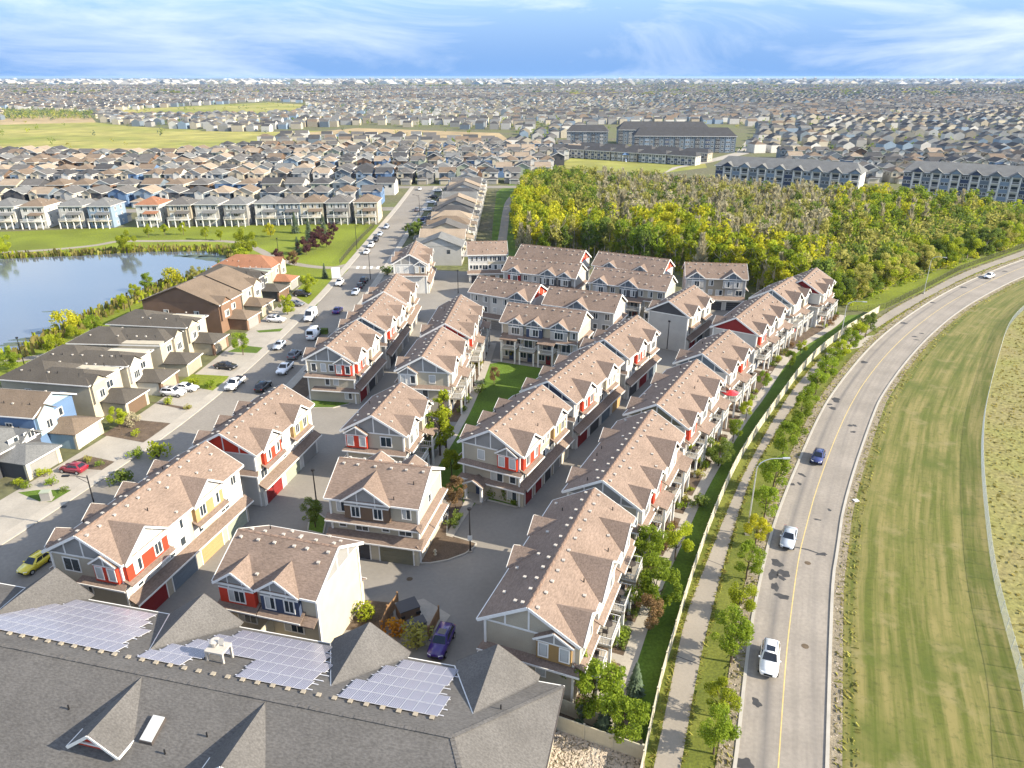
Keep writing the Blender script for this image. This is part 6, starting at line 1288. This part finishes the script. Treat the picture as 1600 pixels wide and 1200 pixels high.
# ------------------------------------------------------------------ vehicles
CAR = {}
def car_meshes(kind):
    if kind in CAR: return CAR[kind]
    # stations along y (front at +): y, half width, sill z, belt z
    spec = dict(sedan=dict(L=4.6, st=[(-2.3, .72, .42, .82), (-2.15, .84, .26, .93), (-1.5, .90, .2, .97), (.9, .90, .2, .94), (1.75, .87, .24, .84), (2.15, .78, .3, .70), (2.3, .62, .4, .6)], cab=[(-1.75, .95), (1.05, .93), (-.95, 1.42), (.15, 1.44)], cw=(.82, .60)),
                suv=dict(L=4.6, st=[(-2.3, .76, .5, .95), (-2.18, .88, .32, 1.08), (-1.4, .93, .26, 1.1), (.95, .93, .26, 1.06), (1.8, .9, .3, .97), (2.15, .82, .36, .82), (2.3, .66, .45, .7)], cab=[(-2.15, 1.08), (1.0, 1.06), (-1.8, 1.62), (.2, 1.66)], cw=(.86, .66)),
                hatch=dict(L=4.1, st=[(-2.0, .76, .45, .9), (-1.9, .84, .28, 1.0), (-1.2, .88, .22, 1.0), (.85, .88, .22, .96), (1.55, .84, .26, .86), (1.9, .76, .32, .72), (2.02, .6, .42, .6)], cab=[(-1.85, 1.0), (1.0, .95), (-1.25, 1.48), (.1, 1.5)], cw=(.8, .58)),
                pickup=dict(L=5.6, st=[(-2.8, .86, .5, 1.08), (-2.7, .94, .42, 1.12), (-.6, .96, .36, 1.12), (1.3, .96, .36, 1.12), (2.3, .94, .4, 1.08), (2.7, .88, .46, .95), (2.82, .78, .55, .8)], cab=[(-.75, 1.12), (1.45, 1.12), (-.55, 1.74), (.6, 1.78)], cw=(.9, .72)),
                van=dict(L=5.7, st=[(-2.85, .92, .5, 1.25), (-2.75, .98, .4, 1.3), (-1, 1.0, .34, 1.3), (1.4, 1.0, .34, 1.28), (2.3, .97, .38, 1.15), (2.75, .88, .44, .95), (2.86, .74, .5, .8)], cab=[(-2.8, 1.3), (1.95, 1.24), (-2.7, 2.5), (1.0, 2.5)], cw=(.98, .84)))[kind]
    b = MB(); st = spec['st']
    for (y, w, z0, z1) in st:
        zm = z0 + (z1 - z0) * .55
        b.v += [(-w * .9, y, z0), (-w, y, zm), (-w * .93, y, z1), (w * .93, y, z1), (w, y, zm), (w * .9, y, z0)]
    for i in range(len(st) - 1):
        for j in range(6): b.f.append((6 * i + j, 6 * i + (j + 1) % 6, 6 * (i + 1) + (j + 1) % 6, 6 * (i + 1) + j))
    b.f.append((0, 1, 2, 3, 4, 5)[::-1]); k = 6 * (len(st) - 1); b.f.append(tuple(k + j for j in range(6)))
    (yr0, zb0), (yf0, zf0), (yr1, zr1), (yf1, zf1) = spec['cab']; wb, wt = spec['cw']
    n = len(b.v); b.v += [(-wb, yr0, zb0 - .05), (wb, yr0, zb0 - .05), (wb, yf0, zf0 - .08), (-wb, yf0, zf0 - .08), (-wt, yr1, zr1), (wt, yr1, zr1), (wt, yf1, zf1), (-wt, yf1, zf1)]
    b.f += [tuple(n + i for i in f) for f in ((0, 4, 5, 1)[::-1], (1, 5, 6, 2)[::-1], (2, 6, 7, 3)[::-1], (3, 7, 4, 0)[::-1], (4, 7, 6, 5)[::-1])]
    if kind == 'pickup':
        pass
    me = b.mesh('body'); bm = bmesh.new(); bm.from_mesh(me); bmesh.ops.recalc_face_normals(bm, faces=bm.faces); bmesh.ops.bevel(bm, geom=bm.edges[:], offset=.05, segments=2, affect='EDGES', clamp_overlap=True); bm.to_mesh(me); bm.free()
    for p in me.polygons: p.use_smooth = True
    A = [Vector(b.v[n + i]) for i in range(8)]
    def pane(i, j, k, l, u0, u1, v0, v1):
        q = []
        nrm = (A[j] - A[i]).cross(A[l] - A[i]).normalized()
        for u, v in ((u0, v0), (u1, v0), (u1, v1), (u0, v1)):
            lo = A[i].lerp(A[j], u); hi = A[l].lerp(A[k], u); q.append(lo.lerp(hi, v))
        c = sum(A, Vector()) / 8; m_ = sum(q, Vector()) / 4
        if nrm.dot(m_ - c) < 0: nrm = -nrm
        return MB().slab([p + nrm * .03 for p in q], .028, -nrm)
    out_ = [('body', me, 'paint'), ('windshield', pane(3, 2, 6, 7, .07, .93, .2, .93).mesh('windshield'), 'glass'), ('rear_window', pane(0, 1, 5, 4, .1, .9, .22, .9).mesh('rear_window'), 'glass')]
    for (i, j, k, l) in ((1, 2, 6, 5), (0, 3, 7, 4)):
        rng = ((.66, .92),) if kind == 'van' else ((.1, .46), (.5, .86))
        for u0, u1 in rng: out_.append(('side_window', pane(i, j, k, l, u0, u1, .24, .86).mesh('side_window'), 'glass'))
    if kind == 'pickup': out_.append(('cargo_bed', MB().box(-.74, .74, -2.62, -.85, 1.06, 1.165).mesh('cargo_bed'), 'black'))
    if kind == 'suv': out_.append(('sunroof', MB().box(-.42, .42, -.75, .05, 1.64, 1.672).mesh('sunroof'), 'glass'))
    if kind in ('suv', 'hatch'):
        for s in (-1, 1): out_.append(('roof_rail', MB().tube([(s * (wt - .04), yr1 + .1, zr1 + .05), (s * (wt - .04), yf1 - .1, zf1 + .05)], .025, 5).mesh('roof_rail'), 'black'))
    yf = st[-2][0]; zl = st[-2][3]; wl = st[-2][1]
    for s in (-1, 1):
        out_.append(('headlight', MB().slab([(s * wl * .5, yf + .1, zl - .02), (s * wl * .98, yf - .06, zl + .02), (s * wl * 1.0, yf - .06, zl - .13), (s * wl * .5, yf + .12, zl - .14)][::s], .06, (0, -1, 0)).mesh('headlight'), 'lamp'))
        yb = st[0][0]; out_.append(('taillight', MB().box(*sorted((s * .5, s * .80)), yb - .03, yb + .08, st[0][3] - .16, st[0][3] + .02).mesh('taillight'), 'taill'))
        out_.append(('mirror', MB().box(*sorted((s * (wb + .02), s * (wb + .2))), yf0 - .45, yf0 - .33, zf0 + .0, zf0 + .14).mesh('mirror'), 'paint'))
    out_.append(('grille', MB().box(-wl * .5, wl * .5, yf + .1, st[-1][0] + .02, zl - .3, zl - .12).mesh('grille'), 'black'))
    wr = .36 if kind in ('pickup', 'van', 'suv') else .32
    tm = MB().tube([(-.11, 0, 0), (.11, 0, 0)], wr, 16).mesh('wheel'); rm = MB().tube([(-.118, 0, 0), (.118, 0, 0)], wr * .62, 10).mesh('rim')
    yw = spec['L'] * .31; CAR[kind] = (out_, tm, rm, yw, st[2][1] - .08, wr); return CAR[kind]
def car(label, x, y, az, kind, paint, cat='car', name=None, z=.02, group=None):
    "az: heading angle of the nose, measured from +X"
    parts, tm, rm, yw, wx, wr = car_meshes(kind)
    T = thing(name or dict(sedan='parked_car', suv='parked_car', hatch='hatchback', pickup='pickup_truck', van='delivery_van')[kind], label, cat, (x, y, z), az - math.pi / 2, group)
    for n, me, role in parts: obj(n, me, M[dict(paint=paint, glass='carglass', black='black', lamp='lamp', taill='taill')[role]], T)
    for sx2 in (-1, 1):
        for sy2 in (-1, 1):
            w = obj('wheel', tm, M['rubber'], T, (sx2 * wx, sy2 * yw, wr)); obj('rim', rm, M['chrome'], w)
    return T
def along(line, p):
    i = min(range(1, len(line) - 1), key=lambda i: (Vector(line[i]) - Vector(p)).length); d = Vector(line[i + 1]) - Vector(line[i - 1]); return math.atan2(d.y, d.x)
for (u, v, k, c, lab) in [(1201, 1037, 'suv', 'paint_white', 'white crossover with sunroof driving toward the camera on the road'), (1231, 846, 'sedan', 'paint_silver', 'silver-grey sedan driving on the road, second of the near cars'), (1277, 719, 'hatch', 'paint_blue', 'dark blue car driving on the road, farthest of the near three'), (1545, 434, 'sedan', 'paint_white', 'white sedan far up the curving road')]:
    p = G(u, v); car(lab, *p, along(RLp, p) + math.pi, k, c, name='moving_car')
for (u, v, k, c, fl, lab) in [(368, 604, 'pickup', 'paint_white', 1, 'white pickup truck parked at the kerb by the shrub bed'), (412, 608, 'suv', 'paint_black', 0, 'black car with red tail lamps parked behind the near lane lawn'), (437, 543, 'sedan', 'paint_silver', 1, 'silver sedan parked at the left kerb beyond the pickup'), (446, 580, 'pickup', 'paint_white', 1, 'white pickup with dark bed parked on the right beside the beige row'), (461, 558, 'suv', 'paint_grey', 0, 'dark blue-grey car parked behind the white pickup on the right'), (486, 499, 'van', 'paint_white', 1, 'tall white delivery van parked at the left kerb'), (491, 527, 'van', 'paint_white', 0, 'white van half hidden by the beige row roof'),
                             (528, 488, 'sedan', 'paint_purple', 0, 'purple car peeking out beside the dormers'), (531, 445, 'suv', 'paint_white', 1, 'white car parked at the left kerb near the crosswalk'), (569, 441, 'suv', 'paint_black', 0, 'black off-roader parked on the right near the crosswalk'), (563, 449, 'sedan', 'paint_black', 0, 'black sedan parked behind the black off-roader'), (556, 459, 'sedan', 'paint_silver', 1, 'pale silver car driving down the sunny stretch of street'),
                             (573, 396, 'sedan', 'paint_white', 1, 'white car parked along the park, nearest of four'), (580, 386, 'suv', 'paint_white', 1, 'white car parked along the park, second of four'), (587, 377, 'suv', 'paint_black', 1, 'black car parked along the park, third of four'), (594, 368, 'sedan', 'paint_silver', 1, 'silver car parked along the park, last of four'), (652, 330, 'suv', 'paint_grey', 0, 'grey car parked at the kerb far up the street'), (656, 297, 'sedan', 'paint_white', 1, 'white car at the far end of the street'), (604, 357, 'suv', 'paint_silver', 1, 'silver car parked beyond the row of four')]:
    p = G(u, v); car(lab, *p, along(SLp, p) + (math.pi if fl else 0), k, c, cat='van' if k == 'van' else 'truck' if k == 'pickup' else 'car')
p = G(690, 1010); car('dark purple minivan parked in the court beside the garbage enclosure', *p, math.atan2(*(Vector(G(682, 1030)) - Vector(G(702, 985))).yx), 'suv', 'paint_purple')
p = G(57, 886); car('bright yellow round hatchback parked on the street at the left edge', *p, along(SLp, p) + math.pi, 'hatch', 'paint_yellow', name='hatchback')
for (u, v, k, c, a, lab) in [(116, 737, 'hatch', 'paint_maroon', 168, 'maroon hatchback in the drive of the low grey house'), (272, 618, 'suv', 'paint_white', -10, 'white crossover in the drive of the white house, near one'), (292, 610, 'sedan', 'paint_white', -10, 'white sedan in the drive of the white house, far one'), (354, 576, 'sedan', 'paint_black', -12, 'black sedan in the drive of the tan house'), (432, 503, 'suv', 'paint_white', -10, 'white crossover in the drive of the rust-brown house'), (462, 478, 'sedan', 'paint_grey', -10, 'dark grey car under the lime tree in a front drive'), (473, 463, 'suv', 'paint_black', -8, 'black pickup-like car in the drive near the park corner'),
                          (668, 330, 'suv', 'paint_white', 180, 'white car in the first drives right of the street'), (662, 345, 'suv', 'paint_blue', 180, 'blue car in the drives right of the street'), (674, 318, 'sedan', 'paint_white', 180, 'white car up the drives right of the street'), (684, 300, 'suv', 'paint_silver', 180, 'silver car at the top drives right of the street'), (660, 352, 'sedan', 'paint_silver', 180, 'silver car in the nearest drive right of the street'), (676, 310, 'suv', 'paint_black', 180, 'black car up the drives right of the street')]:
    p = G(u, v); car(lab, *p, rad(a), k, c, z=.06)

# ------------------------------------------------------------------ small things
def put(name, label, cat, u, v, rz=0, z=0): x, y = G(u, v); return thing(name, label, cat, (x, y, z), rz)
T = put('garbage_bin', 'big brown garbage bin with dark lid in the fenced enclosure', 'bin', 638, 964, .5, .08)
obj('body', MB().box(-1.1, 1.1, -.8, .8, .1, 1.5), M['brown'], T); obj('lid', MB().slab([(-1.15, -.85, 1.52), (1.15, -.85, 1.52), (1.15, .85, 1.68), (-1.15, .85, 1.68)], .08), M['charcoal'], T)
for x in (-.9, .9): obj('side_pocket', MB().box(x - .25, x + .25, -.95, -.8, .7, .95), M['black'], T)
T = put('recycling_bin', 'dark low bin beside the big brown bin', 'bin', 652, 985, .5, .08)
obj('body', MB().box(-.9, .9, -.55, .55, .05, 1.1), M['paint_grey'], T); obj('lid', MB().slab([(-.95, -.6, 1.12), (.95, -.6, 1.12), (.95, .6, 1.24), (-.95, .6, 1.24)], .06), M['charcoal'], T)
T = put('fire_hydrant', 'cream fire hydrant on the mulch island', 'hydrant', 680, 868, 0, .14)
obj('barrel', MB().tube([(0, 0, 0), (0, 0, .06), (0, 0, .07), (0, 0, .6), (0, 0, .72), (0, 0, .82)], [.2, .2, .13, .13, .15, .04], 10), M['fence'], T)
for s in (-1, 1): obj('nozzle', MB().tube([(0, 0, .5), (s * .24, 0, .5)], .07, 8), M['fence'], T)
T = put('utility_box', 'lilac and cream utility box on the small lawn by the street', 'box', 74, 781, .2)
obj('cabinet', MB().box(-.6, .6, -.45, .45, .1, 1.3), M['stone'], T); obj('cover', MB().box(-.65, .65, -.5, .5, 1.3, 1.4), M['sage'], T); obj('pad', MB().box(-.75, .75, -.6, .6, 0, .1), M['concrete'], T)
T = put('utility_box', 'green transformer box by the street across from the white van', 'box', 507, 522, 0); obj('cabinet', MB().box(-.8, .8, -.6, .6, .1, 1.3), M['leaf_dark'], T); obj('pad', MB().box(-1, 1, -.8, .8, 0, .1), M['concrete'], T)
T = put('inspection_box', 'white square utility lid in the grass right of the road', 'box', 1337, 783, .2); obj('frame', MB().box(-.4, .4, -.35, .35, 0, .14), M['concrete'], T); obj('lid', MB().box(-.34, .34, -.29, .29, .14, .18), M['trim'], T)
T = put('park_sign', 'pale entrance sign at the park path by the street', 'sign', 526, 437, .3); obj('panel', MB().box(-1.2, 1.2, -.1, .1, .5, 3.6), M['trim'], T); obj('post', MB().box(-1.35, -1.2, -.12, .12, 0, 3.7), M['stone'], T); obj('post', MB().box(1.2, 1.35, -.12, .12, 0, 3.7), M['stone'], T)
um = lp('E4', 5.4, .5); T = thing('parasol', 'red parasol open on a balcony of the path-side rows', 'parasol', (*um, 2.95)); obj('pole', MB().tube([(0, 0, 0), (0, 0, 2.2)], .03, 6), M['trim'], T)
c = MB()
for i in range(8): t0, t1 = math.pi * i / 4, math.pi * (i + 1) / 4; c.slab([(1.5 * math.cos(t0), 1.5 * math.sin(t0), 1.8), (1.5 * math.cos(t1), 1.5 * math.sin(t1), 1.8), (0, 0, 2.3)], .03)
obj('canopy', c, M['paint_red'], T)
# planting along the front walks, balcony furniture
k_ = 0
for key, n, nm in (('E1', 4, 'nearest row'), ('E2', 4, 'second row'), ('E3', 4, 'third row'), ('E4', 3, 'fourth row'), ('E5', 4, 'red gabled row'), ('E7', 3, 'last row')):
    a, ang, L = BLOCK[key]; ul = (L - .9) / n
    for i in range(n):
        for dy, wd in ((-ul * .33, 'left'), (ul * .33, 'right')):
            if R.random() < .82:
                p = lp(key, R.uniform(6.5, 7.0), .45 + ul * (i + .5) + dy); m = R.choice(['leaf_green', 'leaf_dark', 'leaf_rust', 'leaf_olive', 'leaf_lime'])
                tree(*p, 'bush', R.uniform(.9, 1.7), m, f'{dict(leaf_green="green", leaf_dark="dark", leaf_rust="russet", leaf_olive="olive", leaf_lime="lime")[m]} front-bed shrub {wd} of the {ORD[i]} entry walk along the {nm}', 'shrubs in the front beds')
        bx_, by_ = lp(key, 5.4, .45 + ul * (i + .5) + .5)
        T = thing('patio_table', f'small dark patio table on the {ORD[i]} balcony of the {nm}', 'table', (bx_, by_, 2.94), -ang, 'balcony tables'); obj('table_top', MB().tube([(0, 0, .68), (0, 0, .72)], .45, 12), M['trimdark'], T); obj('leg', MB().tube([(0, 0, 0), (0, 0, .68)], .05, 6), M['black'], T)
        for q, sd_ in ((-.85, 'near'), (.85, 'far')):
            p2 = lp(key, 5.35, .45 + ul * (i + .5) + .5 + q); T = thing('patio_chair', f'dark patio chair, {sd_} one on the {ORD[i]} balcony of the {nm}', 'chair', (*p2, 2.94), -ang + (0 if q < 0 else math.pi), 'balcony chairs')
            obj('seat', MB().box(-.25, .25, -.25, .25, .38, .44), M['trimdark'], T); obj('backrest', MB().box(-.25, .25, -.28, -.24, .44, .9), M['trimdark'], T)
            for x in (-.21, .21):
                for y in (-.21, .21): obj('leg', MB().box(x - .025, x + .025, y - .025, y + .025, 0, .38), M['black'], T)
for i, (u, v, h, m, lab) in enumerate([(708, 822, 1.6, 'leaf_dark', 'round dark shrub on the mulch island, front one'), (716, 815, 1.5, 'leaf_dark', 'round dark shrub on the mulch island, back one'), (770, 778, 2.2, 'leaf_green', 'rounded shrub beside the gabled entry porch'), (786, 776, 2.8, 'leaf_dark', 'big dark shrub under the beige end wall window'), (803, 790, 1.4, 'leaf_green', 'low shrub at the kerb corner of the porch bed'), (722, 643, 1.6, 'leaf_dark', 'dark shrub by the courtyard walk, near one'), (729, 628, 1.8, 'leaf_dark', 'dark shrub by the courtyard walk, far one'), (750, 613, 1.8, 'leaf_dark', 'dark round bush on the courtyard lawn, upper'), (752, 603, 1.6, 'leaf_spruce', 'blue-green bush on the courtyard lawn, lower'),
                                      (30, 757, 1.4, 'leaf_lime', 'lime shrub under the stone pillar house garden'), (40, 764, 1.3, 'leaf_green', 'green shrub in the bed left of the small lawn'), (80, 760, 1.5, 'leaf_green', 'grassy green shrub above the small lawn'), (102, 768, 1.0, 'leaf_dark', 'little dark shrub at the tip of the small lawn'), (140, 723, 1.2, 'leaf_olive', 'olive shrub in the gravel bed beside the maroon car'), (155, 730, 1.2, 'leaf_dark', 'dark shrub in the gravel bed beside the maroon car'), (212, 680, 1.2, 'leaf_lime', 'low yellow shrub by the drive beside the blue house'), (262, 632, 1.6, 'leaf_lime', 'lime shrub between the driveways of the cream and white houses'), (295, 640, 1.2, 'leaf_olive', 'olive shrub in the strip before the white house drive'), (305, 602, 2.0, 'leaf_lime', 'lime shrub on the lawn by the white pickup'), (330, 606, 1.8, 'leaf_green', 'green shrub on the lawn by the white pickup'),
                                      (960, 985, 2.0, 'leaf_green', 'tall green hedge clump beside the front walk, upper'), (967, 1000, 2.0, 'leaf_green', 'tall green hedge clump beside the front walk, middle'), (962, 1012, 1.8, 'leaf_dark', 'tall green hedge clump beside the front walk, lower')]):
    x, y = G(u, v); tree(x, y, 'bush', h, m, lab, 'garden shrubs')
# front gardens between the drives
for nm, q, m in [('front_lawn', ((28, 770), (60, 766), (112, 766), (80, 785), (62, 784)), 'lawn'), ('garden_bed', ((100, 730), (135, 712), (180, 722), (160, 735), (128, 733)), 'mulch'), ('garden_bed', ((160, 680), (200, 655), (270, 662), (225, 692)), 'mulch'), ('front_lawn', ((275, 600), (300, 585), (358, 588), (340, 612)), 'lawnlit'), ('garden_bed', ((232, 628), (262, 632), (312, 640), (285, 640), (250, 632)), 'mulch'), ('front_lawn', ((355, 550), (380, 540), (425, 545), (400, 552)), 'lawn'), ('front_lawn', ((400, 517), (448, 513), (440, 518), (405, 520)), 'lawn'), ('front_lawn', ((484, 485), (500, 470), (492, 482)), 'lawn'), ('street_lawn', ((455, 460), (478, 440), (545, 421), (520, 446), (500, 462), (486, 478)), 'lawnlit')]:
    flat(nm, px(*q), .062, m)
# ------------------------------------------------------------------ air
hz = MB().box(-31000, 31000, -150, 59000, -1, 66.0)
HZ = obj('haze', hz, None); HZ['kind'] = 'stuff'
hm = bpy.data.materials.new('haze'); hm.use_nodes = True; t = hm.node_tree; t.nodes.clear(); o_ = t.nodes.new('ShaderNodeOutputMaterial'); v_ = t.nodes.new('ShaderNodeVolumePrincipled')
v_.inputs['Density'].default_value = .000032; v_.inputs['Color'].default_value = (.42, .62, .95, 1); v_.inputs['Anisotropy'].default_value = .1
t.links.new(v_.outputs[0], o_.inputs['Volume']); HZ.data.materials.clear(); HZ.data.materials.append(hm)

for u, v in ((98, 792), (262, 634), (1236, 757), (1296, 632)):
    x, y = G(u, v); flat('drain_grate', [(x - .5, y - .3), (x + .5, y - .3), (x + .5, y + .3), (x - .5, y + .3)], .032, 'tar')
for u, v in ((1258, 1010), (1262, 880), (640, 905), (760, 700), (330, 700), (420, 640)):
    x, y = G(u, v); flat('manhole_cover', [(x + .38 * math.cos(i * .628), y + .38 * math.sin(i * .628)) for i in range(10)], .034, 'bark')
# ragged grass along hard edges
VV, MM = [], []
for ln, lo, hi, n in ((RLp, -1.9, -.5, 2600), (RRp, .8, 2.6, 2600), (PR, .0, .35, 2200), (PL, -.35, .0, 2200)):
    of = [offset(ln, d) for d in np.linspace(lo, hi, 6)]
    for _ in range(n):
        k = len(ln) - 1; i = min(k - 1, int(abs(RT.normal(0, .40)) * k)); c = of[RT.randint(6)]; p = c[i].lerp(c[i + 1], RT.rand()); h = RT.uniform(.04, .16); an = RT.uniform(0, 3.14); w = RT.uniform(.08, .28); dx, dy = w * math.cos(an), w * math.sin(an)
        VV.append(np.array([[[p.x - dx, p.y - dy, .05], [p.x + dx, p.y + dy, .05], [p.x + dx * 1.1, p.y + dy * .9, .05 + h], [p.x - dx * .9, p.y - dy * 1.1, .05 + h]]])); MM.append(np.array([int(RT.randint(3))]))
quads('edge_grass', VV, MM, ['grass_blade', 'leaf_reed', 'leaf_olive'])
